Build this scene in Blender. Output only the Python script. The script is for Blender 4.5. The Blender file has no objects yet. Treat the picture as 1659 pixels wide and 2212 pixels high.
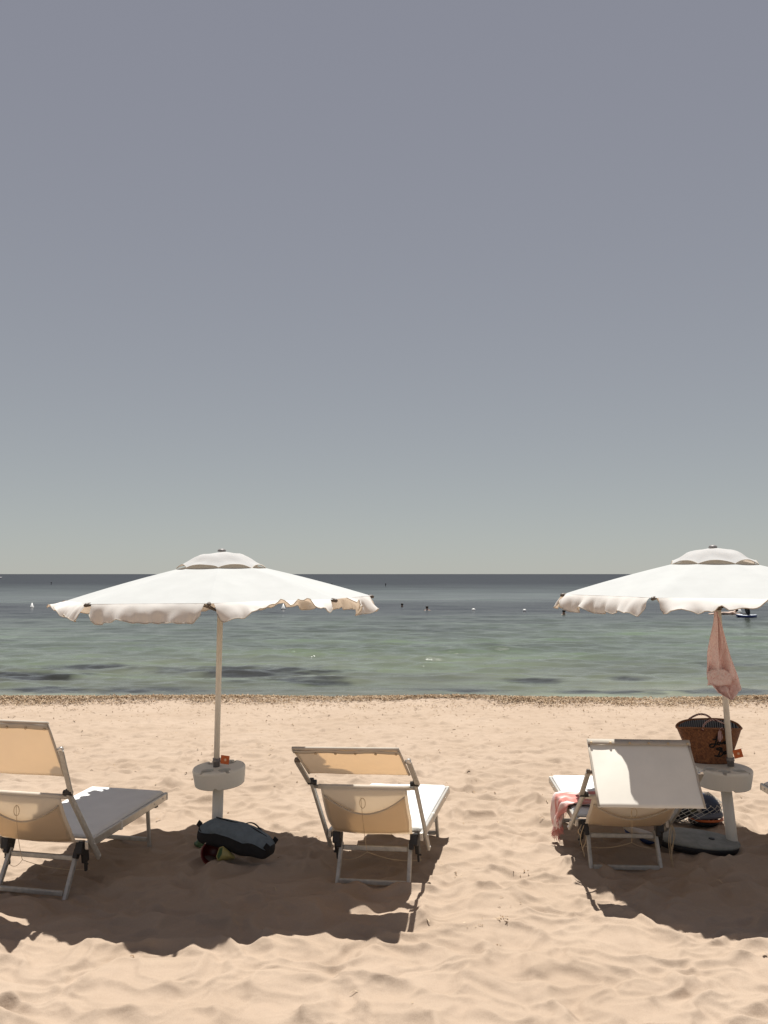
import bpy, bmesh, math, random
import numpy as np
from mathutils import Vector, Matrix, noise as mnoise

scene = bpy.context.scene
COL = scene.collection
R = math.radians
random.seed(7)
RNG = np.random.default_rng(7)

# ------------------------------------------------------------------ camera
CAM_H, FPX = 1.95, 1850.0            # eye height; focal length in pixels of a 1659 px wide picture
cam_d = bpy.data.cameras.new("camera")
cam_d.sensor_fit = 'HORIZONTAL'
cam_d.sensor_width = 36.0
cam_d.lens = 36.0 * FPX / 1659.0
cam_d.clip_end = 60000.0
cam_d.clip_start = 0.05
cam = bpy.data.objects.new("camera", cam_d)
COL.objects.link(cam)
cam.location = (0, 0, CAM_H)
cam.rotation_euler = (R(90) + math.atan(134.0 / FPX), 0, 0)
scene.camera = cam

# ------------------------------------------------------------------ sky, sun, exposure
EXPO = 0.58                          # the picture is exposed for the bright sand
SUN_EL, SUN_AZ = R(73), R(4)         # the sun stands high over the sea
world = bpy.data.worlds.new("World")
scene.world = world
world.use_nodes = True
wn, wl = world.node_tree.nodes, world.node_tree.links
wn.clear()
w_out = wn.new('ShaderNodeOutputWorld')
w_bg = wn.new('ShaderNodeBackground')
w_sky = wn.new('ShaderNodeTexSky')
w_sky.sky_type = 'NISHITA'
w_sky.sun_disc = False
w_sky.sun_elevation = SUN_EL
w_sky.sun_rotation = SUN_AZ
w_sky.air_density = 1.0
w_sky.dust_density = 0.0
w_sky.ozone_density = 1.0
# a dull, sun-bleached sky: each channel of the physical sky is flattened a little
w_sep = wn.new('ShaderNodeSeparateColor')
w_com = wn.new('ShaderNodeCombineColor')
wl.new(w_sky.outputs['Color'], w_sep.inputs['Color'])
def w_pow(ch, e):
    w_p = wn.new('ShaderNodeMath'); w_p.operation = 'POWER'; w_p.inputs[1].default_value = e
    wl.new(w_sep.outputs[ch], w_p.inputs[0])
    return w_p.outputs[0]
for ch, k, e, eg in (('Red', 8.7 / (7.3 ** 0.2 * 8.24 ** 0.22), 0.2, 0.22), ('Green', 9.25 / 8.24 ** 0.5, 0.5, 0.0), ('Blue', 8.95 / (7.18 ** 0.2 * 8.24 ** 0.24), 0.2, 0.24)):
    w_m = wn.new('ShaderNodeMath'); w_m.operation = 'MULTIPLY'; w_m.inputs[1].default_value = k / 2 ** EXPO
    w_g = wn.new('ShaderNodeMath'); w_g.operation = 'MULTIPLY'
    wl.new(w_pow(ch, e), w_g.inputs[0])
    wl.new(w_pow('Green', eg), w_g.inputs[1])
    wl.new(w_g.outputs[0], w_m.inputs[0])
    wl.new(w_m.outputs[0], w_com.inputs[ch])
wl.new(w_com.outputs['Color'], w_bg.inputs['Color'])
w_bg.inputs['Strength'].default_value = 0.05
wl.new(w_bg.outputs['Background'], w_out.inputs['Surface'])

sun_d = bpy.data.lights.new("sun", 'SUN')
sun_d.energy = 5.0
sun_d.angle = R(0.5)
sun_d.color = (1.0, 0.965, 0.91)
sun = bpy.data.objects.new("sun", sun_d)
COL.objects.link(sun)
sdir = Vector((math.sin(SUN_AZ) * math.cos(SUN_EL), math.cos(SUN_AZ) * math.cos(SUN_EL), math.sin(SUN_EL)))
sun.rotation_euler = sdir.to_track_quat('Z', 'Y').to_euler()
sun.location = (0, 0, 30)

vs = scene.view_settings
vs.view_transform = 'Standard'
vs.look = 'None'
vs.exposure = EXPO
vs.gamma = 1.0
vs.use_curve_mapping = False
scene.cycles.use_denoising = True
scene.cycles.use_adaptive_sampling = False
scene.cycles.max_bounces = 8
scene.cycles.sample_clamp_indirect = 6.0

# ------------------------------------------------------------------ helpers: materials
def new_mat(name):
    m = bpy.data.materials.new(name)
    m.use_nodes = True
    nt = m.node_tree
    return m, nt, nt.nodes, nt.links, nt.nodes['Principled BSDF']

def add_noise(nt, scale, detail=4, rough=0.6, coord='Object', vec_scale=None):
    n, l = nt.nodes, nt.links
    tc = n.new('ShaderNodeTexCoord')
    tx = n.new('ShaderNodeTexNoise')
    tx.inputs['Scale'].default_value = scale
    tx.inputs['Detail'].default_value = detail
    tx.inputs['Roughness'].default_value = rough
    if vec_scale:
        mp = n.new('ShaderNodeMapping')
        mp.inputs['Scale'].default_value = vec_scale
        l.new(tc.outputs[coord], mp.inputs['Vector'])
        l.new(mp.outputs['Vector'], tx.inputs['Vector'])
    else:
        l.new(tc.outputs[coord], tx.inputs['Vector'])
    return tx

def ramp(nt, src, stops):
    r = nt.nodes.new('ShaderNodeValToRGB')
    e = r.color_ramp.elements
    while len(e) < len(stops):
        e.new(0.5)
    for el, (p, c) in zip(e, stops):
        el.position = p
        el.color = (*c, 1) if len(c) == 3 else c
    nt.links.new(src, r.inputs['Fac'])
    return r

def bump(nt, src, strength, dist, normal=None):
    b = nt.nodes.new('ShaderNodeBump')
    b.inputs['Strength'].default_value = strength
    b.inputs['Distance'].default_value = dist
    nt.links.new(src, b.inputs['Height'])
    if normal is not None:
        nt.links.new(normal, b.inputs['Normal'])
    return b

def mat_plain(name, col, rough=0.6, metal=0.0, var=0.12, scale=30.0, spec=0.5, bmp=0.0):
    m, nt, n, l, b = new_mat(name)
    tx = add_noise(nt, scale)
    c0 = tuple(c * (1 - var) for c in col)
    c1 = tuple(min(1, c * (1 + var)) for c in col)
    rp = ramp(nt, tx.outputs['Fac'], [(0.3, c0), (0.7, c1)])
    l.new(rp.outputs['Color'], b.inputs['Base Color'])
    b.inputs['Roughness'].default_value = rough
    b.inputs['Metallic'].default_value = metal
    b.inputs['Specular IOR Level'].default_value = spec
    if bmp:
        bp = bump(nt, tx.outputs['Fac'], 0.5, bmp)
        l.new(bp.outputs['Normal'], b.inputs['Normal'])
    return m

def mat_cloth(name, col, trans, fac, weave=900.0, wrinkle=0.004):
    """woven cloth that lets some sunlight through, warmed by the thread"""
    m, nt, n, l, b = new_mat(name)
    n.remove(b)
    out = n['Material Output']
    dif = n.new('ShaderNodeBsdfDiffuse')
    trn = n.new('ShaderNodeBsdfTranslucent')
    mix = n.new('ShaderNodeMixShader')
    mix.inputs['Fac'].default_value = fac
    tx = add_noise(nt, 7.0, 5, 0.6)
    rp = ramp(nt, tx.outputs['Fac'], [(0.3, tuple(c * 0.93 for c in col)), (0.7, col)])
    l.new(rp.outputs['Color'], dif.inputs['Color'])
    trn.inputs['Color'].default_value = (*trans, 1)
    fine = add_noise(nt, weave, 2, 0.5)
    b1 = bump(nt, tx.outputs['Fac'], 0.35, wrinkle)
    b2 = bump(nt, fine.outputs['Fac'], 0.25, 0.0006, b1.outputs['Normal'])
    l.new(b2.outputs['Normal'], dif.inputs['Normal'])
    l.new(dif.outputs[0], mix.inputs[1])
    l.new(trn.outputs[0], mix.inputs[2])
    l.new(mix.outputs[0], out.inputs['Surface'])
    return m

# ------------------------------------------------------------------ helpers: meshes
class MB:
    """collects shapes; build() links them as one mesh object"""
    def __init__(self):
        self.v, self.f, self.sm = [], [], []

    def add(self, verts, faces, smooth=False):
        o = len(self.v)
        self.v += [tuple(p) for p in verts]
        self.f += [tuple(i + o for i in fc) for fc in faces]
        self.sm += [smooth] * len(faces)
        return self

    def box(self, c, size, rot=None, bev=0.0):
        bm = bmesh.new()
        bmesh.ops.create_cube(bm, size=1.0)
        for v in bm.verts:
            v.co = Vector((v.co.x * size[0], v.co.y * size[1], v.co.z * size[2]))
        if bev > 0:
            bmesh.ops.bevel(bm, geom=bm.edges[:], offset=bev, segments=2, affect='EDGES', profile=0.5)
        if rot is not None:
            bmesh.ops.transform(bm, matrix=rot.to_4x4(), verts=bm.verts)
        bmesh.ops.translate(bm, vec=Vector(c), verts=bm.verts)
        self._bm(bm)
        return self

    def _bm(self, bm, smooth=False):
        bm.verts.index_update()
        vs_ = [tuple(v.co) for v in bm.verts]
        fs = [tuple(v.index for v in f.verts) for f in bm.faces]
        bm.free()
        self.add(vs_, fs, smooth)

    def bar(self, a, b, w, h, up=(0, 0, 1), bev=0.003):
        """a straight bar of rectangular section w x h from a to b"""
        a, b = Vector(a), Vector(b)
        y = (b - a).normalized()
        x = y.cross(Vector(up))
        if x.length < 1e-5:
            x = Vector((1, 0, 0))
        x.normalize()
        z = x.cross(y)
        self.box((a + b) / 2, (w, (b - a).length, h), Matrix((x, y, z)).transposed(), bev)
        return self

    def tube(self, pts, rad, seg=10, cap=True, closed=False, flat=1.0, up=(0, 0, 1)):
        pts = [Vector(p) for p in pts]
        n = len(pts)
        rads = rad if isinstance(rad, (list, tuple)) else [rad] * n
        verts, faces = [], []
        prev = None
        for i, p in enumerate(pts):
            if closed:
                t = pts[(i + 1) % n] - pts[i - 1]
            else:
                t = pts[min(i + 1, n - 1)] - pts[max(i - 1, 0)]
            t.normalize()
            if prev is None:
                x = t.cross(Vector(up))
                if x.length < 1e-4:
                    x = t.cross(Vector((1, 0, 0)))
            else:
                x = prev - t * prev.dot(t)
            x.normalize()
            prev = x
            y = t.cross(x)
            for k in range(seg):
                a = 2 * math.pi * k / seg
                verts.append(p + x * math.cos(a) * rads[i] + y * math.sin(a) * rads[i] * flat)
        m = n if closed else n - 1
        for i in range(m):
            j = (i + 1) % n
            for k in range(seg):
                faces.append((i * seg + k, i * seg + (k + 1) % seg, j * seg + (k + 1) % seg, j * seg + k))
        if cap and not closed:
            faces.append(tuple(range(seg))[::-1])
            faces.append(tuple((n - 1) * seg + k for k in range(seg)))
        self.add(verts, faces, True)
        return self

    def lathe(self, prof, seg=24, mat=None, sx=1.0, sy=1.0):
        verts, faces = [], []
        n = len(prof)
        for (r, z) in prof:
            for k in range(seg):
                a = 2 * math.pi * k / seg
                p = Vector((r * sx * math.cos(a), r * sy * math.sin(a), z))
                verts.append(mat @ p if mat else p)
        for i in range(n - 1):
            for k in range(seg):
                faces.append((i * seg + k, i * seg + (k + 1) % seg, (i + 1) * seg + (k + 1) % seg, (i + 1) * seg + k))
        if prof[0][0] > 1e-5:
            faces.append(tuple(range(seg))[::-1])
        if prof[-1][0] > 1e-5:
            faces.append(tuple((n - 1) * seg + k for k in range(seg)))
        self.add(verts, faces, True)
        return self

    def grid(self, fn, nu, nv, smooth=True):
        verts = [fn(i / (nu - 1), j / (nv - 1)) for j in range(nv) for i in range(nu)]
        faces = [(j * nu + i, j * nu + i + 1, (j + 1) * nu + i + 1, (j + 1) * nu + i)
                 for j in range(nv - 1) for i in range(nu - 1)]
        self.add(verts, faces, smooth)
        return self

    def slab(self, fn, nu, nv, thick):
        """a grid with real thickness, closed round its edge; fn gives the upper face"""
        P = [[Vector(fn(i / (nu - 1), j / (nv - 1))) for i in range(nu)] for j in range(nv)]
        top, bot = [], []
        for j in range(nv):
            for i in range(nu):
                du = P[j][min(i + 1, nu - 1)] - P[j][max(i - 1, 0)]
                dv = P[min(j + 1, nv - 1)][i] - P[max(j - 1, 0)][i]
                nn = du.cross(dv)
                nn.normalize()
                top.append(P[j][i])
                bot.append(P[j][i] - nn * thick)
        N = nu * nv
        q = lambda i, j, o=0: j * nu + i + o
        faces = []
        for j in range(nv - 1):
            for i in range(nu - 1):
                faces.append((q(i, j), q(i + 1, j), q(i + 1, j + 1), q(i, j + 1)))
                faces.append((q(i, j, N), q(i, j + 1, N), q(i + 1, j + 1, N), q(i + 1, j, N)))
        for i in range(nu - 1):
            faces.append((q(i, 0), q(i, 0, N), q(i + 1, 0, N), q(i + 1, 0)))
            faces.append((q(i, nv - 1), q(i + 1, nv - 1), q(i + 1, nv - 1, N), q(i, nv - 1, N)))
        for j in range(nv - 1):
            faces.append((q(0, j), q(0, j + 1), q(0, j + 1, N), q(0, j, N)))
            faces.append((q(nu - 1, j), q(nu - 1, j, N), q(nu - 1, j + 1, N), q(nu - 1, j + 1)))
        self.add(top + bot, faces, True)
        return self

    def build(self, name, mat, parent=None, matrix=None):
        me = bpy.data.meshes.new(name)
        vv = [tuple(matrix @ Vector(p)) for p in self.v] if matrix is not None else self.v
        me.from_pydata(vv, [], self.f)
        me.polygons.foreach_set('use_smooth', self.sm)
        me.materials.append(mat)
        me.update()
        o = bpy.data.objects.new(name, me)
        COL.objects.link(o)
        if parent is not None:
            o.parent = parent
        return o

def tag(o, label=None, cat=None, group=None, kind=None):
    if label: o['label'] = label
    if cat: o['category'] = cat
    if group: o['group'] = group
    if kind: o['kind'] = kind
    return o

def thing(name, loc, label, cat, group=None, rot=(0, 0, 0)):
    o = bpy.data.objects.new(name, None)
    o.empty_display_size = 0.1
    COL.objects.link(o)
    o.location = loc
    o.rotation_euler = rot
    return tag(o, label, cat, group)

def ray(u, v):
    """direction through pixel (u, v) of the 1659 x 2212 picture"""
    p = math.atan(134.0 / FPX)
    x, t = (u - 829.5) / FPX, (1106 - v) / FPX
    return Vector((x, math.cos(p) - t * math.sin(p), math.sin(p) + t * math.cos(p)))

def at_z(u, v, z):
    d = ray(u, v)
    return Vector((0, 0, CAM_H)) + d * ((z - CAM_H) / d.z)

def at_y(u, v, y):
    d = ray(u, v)
    return Vector((0, 0, CAM_H)) + d * (y / d.y)

def lerp(a, b, t):
    return a + (b - a) * t

def interp(s, xs, ys):
    return float(np.interp(s, xs, ys))

def smooth01(x):
    x = np.clip(x, 0, 1)
    return x * x * (3 - 2 * x)

# ------------------------------------------------------------------ numpy noise for the terrain
def vnoise(x, y, seed=0):
    """smooth value noise in -1..1"""
    xi, yi = np.floor(x).astype(np.int64), np.floor(y).astype(np.int64)
    fx, fy = x - xi, y - yi
    fx, fy = fx * fx * fx * (fx * (6 * fx - 15) + 10), fy * fy * fy * (fy * (6 * fy - 15) + 10)
    def h(a, b):
        n = (a * 374761393 + b * 668265263 + seed * 982451653) & 0x7fffffff
        n = ((n ^ (n >> 13)) * 1274126177) & 0x7fffffff
        n = n ^ (n >> 16)
        return (n & 0xffff) / 32767.5 - 1.0
    return ((h(xi, yi) * (1 - fx) + h(xi + 1, yi) * fx) * (1 - fy)
            + (h(xi, yi + 1) * (1 - fx) + h(xi + 1, yi + 1) * fx) * fy)

def fbm(x, y, oct=4, seed=0):
    s, a, t = 0, 1.0, 0
    for i in range(oct):
        s = s + a * vnoise(x * 2 ** i, y * 2 ** i, seed + i * 17)
        t += a
        a *= 0.5
    return s / t

def hash2(a, b, seed):
    n = (a * 73856093 + b * 19349663 + seed * 83492791) & 0x7fffffff
    n = ((n ^ (n >> 15)) * 2246822519) & 0x7fffffff
    n = ((n ^ (n >> 13)) * 3266489917) & 0x7fffffff
    n = n ^ (n >> 16)
    return (n & 0xffff) / 65535.0

def bowls(x, y, seed, k=9.0):
    """soft pits that meet in crests, like trodden dry sand"""
    xi, yi = np.floor(x).astype(np.int64), np.floor(y).astype(np.int64)
    acc = np.zeros_like(x)
    for dx in (-1, 0, 1):
        for dy in (-1, 0, 1):
            cx, cy = xi + dx, yi + dy
            px = cx + 0.1 + 0.8 * hash2(cx, cy, seed)
            py = cy + 0.1 + 0.8 * hash2(cx, cy, seed + 5)
            an = 6.283 * hash2(cx, cy, seed + 9)
            st = 0.65 + 0.5 * hash2(cx, cy, seed + 11)
            ux, uy = x - px, y - py
            a = (ux * np.cos(an) + uy * np.sin(an)) * st
            b = (-ux * np.sin(an) + uy * np.cos(an)) / st
            d2 = a * a + b * b + 0.35 * (hash2(cx, cy, seed + 13) - 0.4)
            acc += np.exp(-k * d2)
    return -np.log(acc + 1e-9) / k

SEA_Z = -0.35

def shore_y(x):
    return 16.05 - 0.012 * x + 0.16 * vnoise(x * 0.35, x * 0 + 3.3, 41) + 0.06 * vnoise(x * 1.3, x * 0 + 1.7, 42)

def sand_height(x, y):
    x, y = np.asarray(x, float), np.asarray(y, float)
    sy = shore_y(x)
    base = np.interp(y, [-20, 7.0, 9.0, 12.0, 14.5, 16.2, 18.0, 30], [0.25, 0.0, -0.03, -0.17, -0.29, -0.37, -0.6, -2.2])
    berm = 0.075 * np.exp(-((y - (sy - 0.55)) / 0.42) ** 2) * (0.75 + 0.5 * vnoise(x * 0.7, y * 0.4, 77))
    wx = x + 0.10 * vnoise(x * 3.1, y * 3.1, 1) + 0.05 * vnoise(x * 7, y * 7, 2)
    wy = y + 0.10 * vnoise(x * 3.1, y * 3.1, 3) + 0.05 * vnoise(x * 7, y * 7, 4)
    amp = 0.45 + 0.55 * smooth01(0.5 + 0.9 * fbm(x * 0.55, y * 0.55, 3, 5))
    far = np.interp(y, [-4, -2, 6.5, 10, 13.5, 15], [0.0, 1.0, 1.0, 0.95, 0.7, 0.2])
    side = np.interp(np.abs(x), [9.0, 13.0], [1.0, 0.0])
    b1 = bowls(wx / 0.25, wy / 0.20, 11, 16.0)
    b2 = bowls(wx / 0.17 + 7.3, wy / 0.14 + 3.1, 23, 13.0)
    b3 = bowls(wx / 0.085 + 1.3, wy / 0.070 + 9.1, 37, 11.0)
    rel = (0.084 * np.minimum(b1, 0.9) * amp * np.interp(y, [5, 9], [1.0, 0.6]) + 0.046 * b2 * (1.25 - 0.6 * amp) * np.interp(y, [5, 8], [1.35, 1.7]) + 0.022 * b3 * (1.3 - 0.8 * amp)
           + 0.014 * fbm(x * 0.9, y * 0.9, 3, 31) + 0.004 * fbm(x * 9, y * 9, 3, 61))
    return base + berm + (rel - 0.024) * far * side

def hz(x, y):
    return float(sand_height(np.array([x]), np.array([y]))[0])

def sheet(name, X, Y, Z, mat):
    nr, nc = X.shape
    co = np.stack([X, Y, Z], -1).reshape(-1, 3).astype(np.float32)
    idx = np.arange(nr * nc, dtype=np.int32).reshape(nr, nc)
    q = np.stack([idx[:-1, :-1], idx[:-1, 1:], idx[1:, 1:], idx[1:, :-1]], -1).reshape(-1, 4)
    me = bpy.data.meshes.new(name)
    me.vertices.add(len(co))
    me.vertices.foreach_set('co', co.ravel())
    me.loops.add(q.size)
    me.loops.foreach_set('vertex_index', q.ravel())
    me.polygons.add(len(q))
    me.polygons.foreach_set('loop_start', np.arange(0, q.size, 4, dtype=np.int32))
    me.polygons.foreach_set('loop_total', np.full(len(q), 4, np.int32))
    me.polygons.foreach_set('use_smooth', np.ones(len(q), bool))
    me.materials.append(mat)
    me.update(calc_edges=True)
    me.validate()
    o = bpy.data.objects.new(name, me)
    COL.objects.link(o)
    return o

# ------------------------------------------------------------------ sand
def mat_sand():
    m, nt, n, l, b = new_mat("sand")
    big = add_noise(nt, 0.9, 6, 0.65)
    rp = ramp(nt, big.outputs['Fac'], [(0.3, (0.335, 0.258, 0.192)), (0.7, (0.388, 0.307, 0.237))])
    grain = add_noise(nt, 330.0, 3, 0.7)
    gr = ramp(nt, grain.outputs['Fac'], [(0.3, (0.80, 0.77, 0.74)), (0.62, (1.06, 1.06, 1.06))])
    mul = n.new('ShaderNodeMix'); mul.data_type = 'RGBA'; mul.blend_type = 'MULTIPLY'; mul.inputs['Factor'].default_value = 1.0
    l.new(rp.outputs['Color'], mul.inputs['A'])
    l.new(gr.outputs['Color'], mul.inputs['B'])
    # sand turns darker and wet in the last decimetres before the water
    geo = n.new('ShaderNodeNewGeometry')
    sep = n.new('ShaderNodeSeparateXYZ')
    l.new(geo.outputs['Position'], sep.inputs['Vector'])
    wob = add_noise(nt, 1.3, 3)
    ma = n.new('ShaderNodeMath'); ma.operation = 'MULTIPLY_ADD'
    ma.inputs[1].default_value = 0.05
    l.new(wob.outputs['Fac'], ma.inputs[0])
    l.new(sep.outputs['Z'], ma.inputs[2])
    mr = n.new('ShaderNodeMapRange')
    mr.inputs['From Min'].default_value = -0.325
    mr.inputs['From Max'].default_value = -0.285
    mr.inputs['To Min'].default_value = 1.0
    mr.inputs['To Max'].default_value = 0.0
    l.new(ma.outputs[0], mr.inputs['Value'])
    wet = n.new('ShaderNodeMix'); wet.data_type = 'RGBA'
    l.new(mr.outputs['Result'], wet.inputs['Factor'])
    l.new(mul.outputs['Result'], wet.inputs['A'])
    wet.inputs['B'].default_value = (0.20, 0.155, 0.11, 1)
    l.new(wet.outputs['Result'], b.inputs['Base Color'])
    b.inputs['Roughness'].default_value = 0.95
    b.inputs['Specular IOR Level'].default_value = 0.15
    mid = add_noise(nt, 26.0, 4, 0.6)
    b1 = bump(nt, mid.outputs['Fac'], 0.5, 0.008)
    b2 = bump(nt, grain.outputs['Fac'], 0.5, 0.0025, b1.outputs['Normal'])
    l.new(b2.outputs['Normal'], b.inputs['Normal'])
    return m

ys = [-12, -8, -5, -3, -1.5, 0, 1, 1.8, 2.4, 2.9]
y = 3.2
while y < 18.0:
    ys.append(y)
    y += min(max(0.45 * y * y * 6e-4, 0.0075), 0.035)
ys += [18.5, 20, 24, 30]
ys = np.array(ys)
us = np.linspace(-1, 1, 560)
halfw = np.maximum(ys, 3.0) * 0.47 + 1.2
Xc = us[None, :] * halfw[:, None]
side = np.array([2.0, 5.0, 12.0, 26.0, 50.0, 80.0])
Xs = np.concatenate([-(halfw[:, None] + side[None, ::-1]), Xc, halfw[:, None] + side[None, :]], 1)
Yg = np.repeat(ys[:, None], Xs.shape[1], 1)
sand = sheet('sand', Xs, Yg, sand_height(Xs, Yg), mat_sand())
tag(sand, 'pale golden trodden beach sand with soft hollows', kind='structure')

# ------------------------------------------------------------------ sea
def mat_sea():
    m, nt, n, l, b = new_mat("sea_water")
    geo = n.new('ShaderNodeNewGeometry')
    sep = n.new('ShaderNodeSeparateXYZ')
    l.new(geo.outputs['Position'], sep.inputs['Vector'])
    def math_n(op, a, bb=None):
        q = n.new('ShaderNodeMath'); q.operation = op
        for i, v in enumerate((a, bb)):
            if v is None: continue
            if isinstance(v, (int, float)): q.inputs[i].default_value = v
            else: l.new(v, q.inputs[i])
        return q.outputs[0]
    def pos_noise(scale, vec, detail=4, rough=0.55):
        mp = n.new('ShaderNodeMapping'); mp.inputs['Scale'].default_value = vec
        l.new(geo.outputs['Position'], mp.inputs['Vector'])
        t = n.new('ShaderNodeTexNoise'); t.inputs['Scale'].default_value = scale
        t.inputs['Detail'].default_value = detail; t.inputs['Roughness'].default_value = rough
        l.new(mp.outputs['Vector'], t.inputs['Vector'])
        return t.outputs['Fac']
    # depth runs with the distance from the shore; a logarithm keeps the zones even
    wob = pos_noise(0.05, (1, 1, 1), 3)
    ly = math_n('LOGARITHM', sep.outputs['Y'], 10.0)
    ly = math_n('ADD', ly, math_n('MULTIPLY', math_n('SUBTRACT', wob, 0.5), 0.14))
    ly = math_n('ADD', ly, math_n('MULTIPLY', math_n('SUBTRACT', pos_noise(0.22, (0.35, 1, 1), 5, 0.7), 0.5), 0.22))
    fac = math_n('DIVIDE', math_n('SUBTRACT', ly, 1.17), 2.4)      # 15 m -> 0, about 3.7 km -> 1
    f = lambda y: (math.log10(y) - 1.17) / 2.4
    zone = ramp(nt, fac, [(f(15.5), (0.165, 0.165, 0.120)), (f(17.5), (0.098, 0.106, 0.077)), (f(27), (0.090, 0.108, 0.080)),
                          (f(36), (0.070, 0.084, 0.064)), (f(53), (0.012, 0.013, 0.014)), (f(64), (0.009, 0.010, 0.011)),
                          (f(78), (0.074, 0.084, 0.082)), (f(115), (0.052, 0.060, 0.062)), (f(210), (0.013, 0.015, 0.019)),
                          (f(1500), (0.008, 0.009, 0.013))])
    # sea grass and loose weed on the bottom: dark patches stretched along the shore
    at_ = n.new('ShaderNodeAttribute'); at_.attribute_name = 'weed_bed'
    pf = math_n('MULTIPLY', at_.outputs['Fac'], 0.95)
    c1 = n.new('ShaderNodeMix'); c1.data_type = 'RGBA'
    l.new(pf, c1.inputs['Factor'])
    l.new(zone.outputs['Color'], c1.inputs['A'])
    c1.inputs['B'].default_value = (0.018, 0.018, 0.016, 1)
    # green and dull streaks in the shallows
    st = pos_noise(0.6, (0.25, 1.4, 1), 4, 0.6)
    sr = ramp(nt, st, [(0.32, (0.72, 0.72, 0.74)), (0.5, (1, 1, 1)), (0.68, (1.18, 1.32, 1.1))])
    c2 = n.new('ShaderNodeMix'); c2.data_type = 'RGBA'; c2.blend_type = 'MULTIPLY'; c2.inputs['Factor'].default_value = 0.8
    l.new(c1.outputs['Result'], c2.inputs['A'])
    l.new(sr.outputs['Color'], c2.inputs['B'])
    # light and dark of the ripples painted into the colour, showing farther out
    ws = pos_noise(0.16, (0.16, 0.5, 1), 8, 0.8)
    wr = ramp(nt, ws, [(0.36, (0.55, 0.55, 0.56)), (0.5, (1, 1, 1)), (0.64, (1.5, 1.5, 1.48))])
    c3 = n.new('ShaderNodeMix'); c3.data_type = 'RGBA'; c3.blend_type = 'MULTIPLY'; c3.inputs['Factor'].default_value = 0.9
    l.new(c2.outputs['Result'], c3.inputs['A'])
    l.new(wr.outputs['Color'], c3.inputs['B'])
    l.new(c3.outputs['Result'], b.inputs['Base Color'])
    rr = n.new('ShaderNodeMapRange')
    rr.inputs['From Min'].default_value = f(18); rr.inputs['From Max'].default_value = f(120)
    rr.inputs['To Min'].default_value = 0.06; rr.inputs['To Max'].default_value = 0.34
    l.new(fac, rr.inputs['Value'])
    l.new(rr.outputs['Result'], b.inputs['Roughness'])
    b.inputs['IOR'].default_value = 1.33
    si = n.new('ShaderNodeMapRange')
    si.inputs['From Min'].default_value = f(40); si.inputs['From Max'].default_value = f(140)
    si.inputs['To Min'].default_value = 0.65; si.inputs['To Max'].default_value = 0.12
    l.new(fac, si.inputs['Value'])
    l.new(si.outputs['Result'], b.inputs['Specular IOR Level'])
    w1 = pos_noise(3.2, (0.5, 1.25, 1), 5, 0.65)
    w2 = pos_noise(0.55, (0.4, 1.2, 1), 4, 0.6)
    b1 = bump(nt, w1, 1.0, 0.030)
    b2 = bump(nt, w2, 0.6, 0.09, b1.outputs['Normal'])
    l.new(b2.outputs['Normal'], b.inputs['Normal'])
    return m

def wave_height(X, Y, space):
    Z = np.zeros_like(X)
    rng = np.random.default_rng(3)
    n = 70
    lam = np.exp(np.linspace(math.log(0.28), math.log(6.0), n))
    for i in range(n):
        L = lam[i] * rng.uniform(0.9, 1.1)
        a = rng.normal(0, 0.38)
        k = 2 * math.pi / L
        slope = 0.036 * (1.3 if L < 1.6 else (0.75 if L < 2.2 else 0.28))
        ph = rng.uniform(0, 6.28)
        arg = k * (X * math.sin(a) + Y * math.cos(a)) + ph
        fade = np.clip(1.4 - 2.8 * space / L, 0, 1)
        Z += slope / k * (np.sin(arg) + 0.25 * np.sin(2 * arg + 1.2)) * fade
    gust = 0.75 + 0.35 * vnoise(X * 0.08, Y * 0.12, 90)
    # low swell that steepens as it runs up the beach
    d = Y - shore_y(X)
    ph = 2 * math.pi * (d + 0.5 * vnoise(X * 0.22, Y * 0 + 5, 8)) / 2.3
    sw = 0.036 * np.exp(-((d - 2.2) / 2.4) ** 2) * (0.6 + 0.5 * vnoise(X * 0.3, Y * 0.3, 19)) * np.sin(ph)
    calm = np.interp(d, [-1, 0.2, 1.6, 4], [0.12, 0.25, 0.7, 1.0])
    return (Z * gust * calm + sw)

pxs = np.arange(2.30 * 857 / 14.6, 4.0, -0.40)
yw = 2.30 * 857 / pxs
yw = np.concatenate([yw, np.geomspace(yw[-1] * 1.1, 40000, 30)])
dy = np.gradient(yw)
uw = np.linspace(-1, 1, 680)
hw = yw * 0.47 + 2.5
Xw = np.concatenate([-(hw[:, None] * np.array([[12, 4, 2, 1.25]]) + 20), uw[None, :] * hw[:, None],
                     hw[:, None] * np.array([[1.25, 2, 4, 12]]) + 20], 1)
Yw = np.repeat(yw[:, None], Xw.shape[1], 1)
Sp = np.repeat(dy[:, None], Xw.shape[1], 1)
Zw = SEA_Z + wave_height(Xw, Yw, Sp) * np.interp(Yw, [300, 600], [1, 0])
sea = sheet('sea', Xw, Yw, Zw, mat_sea())
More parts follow.
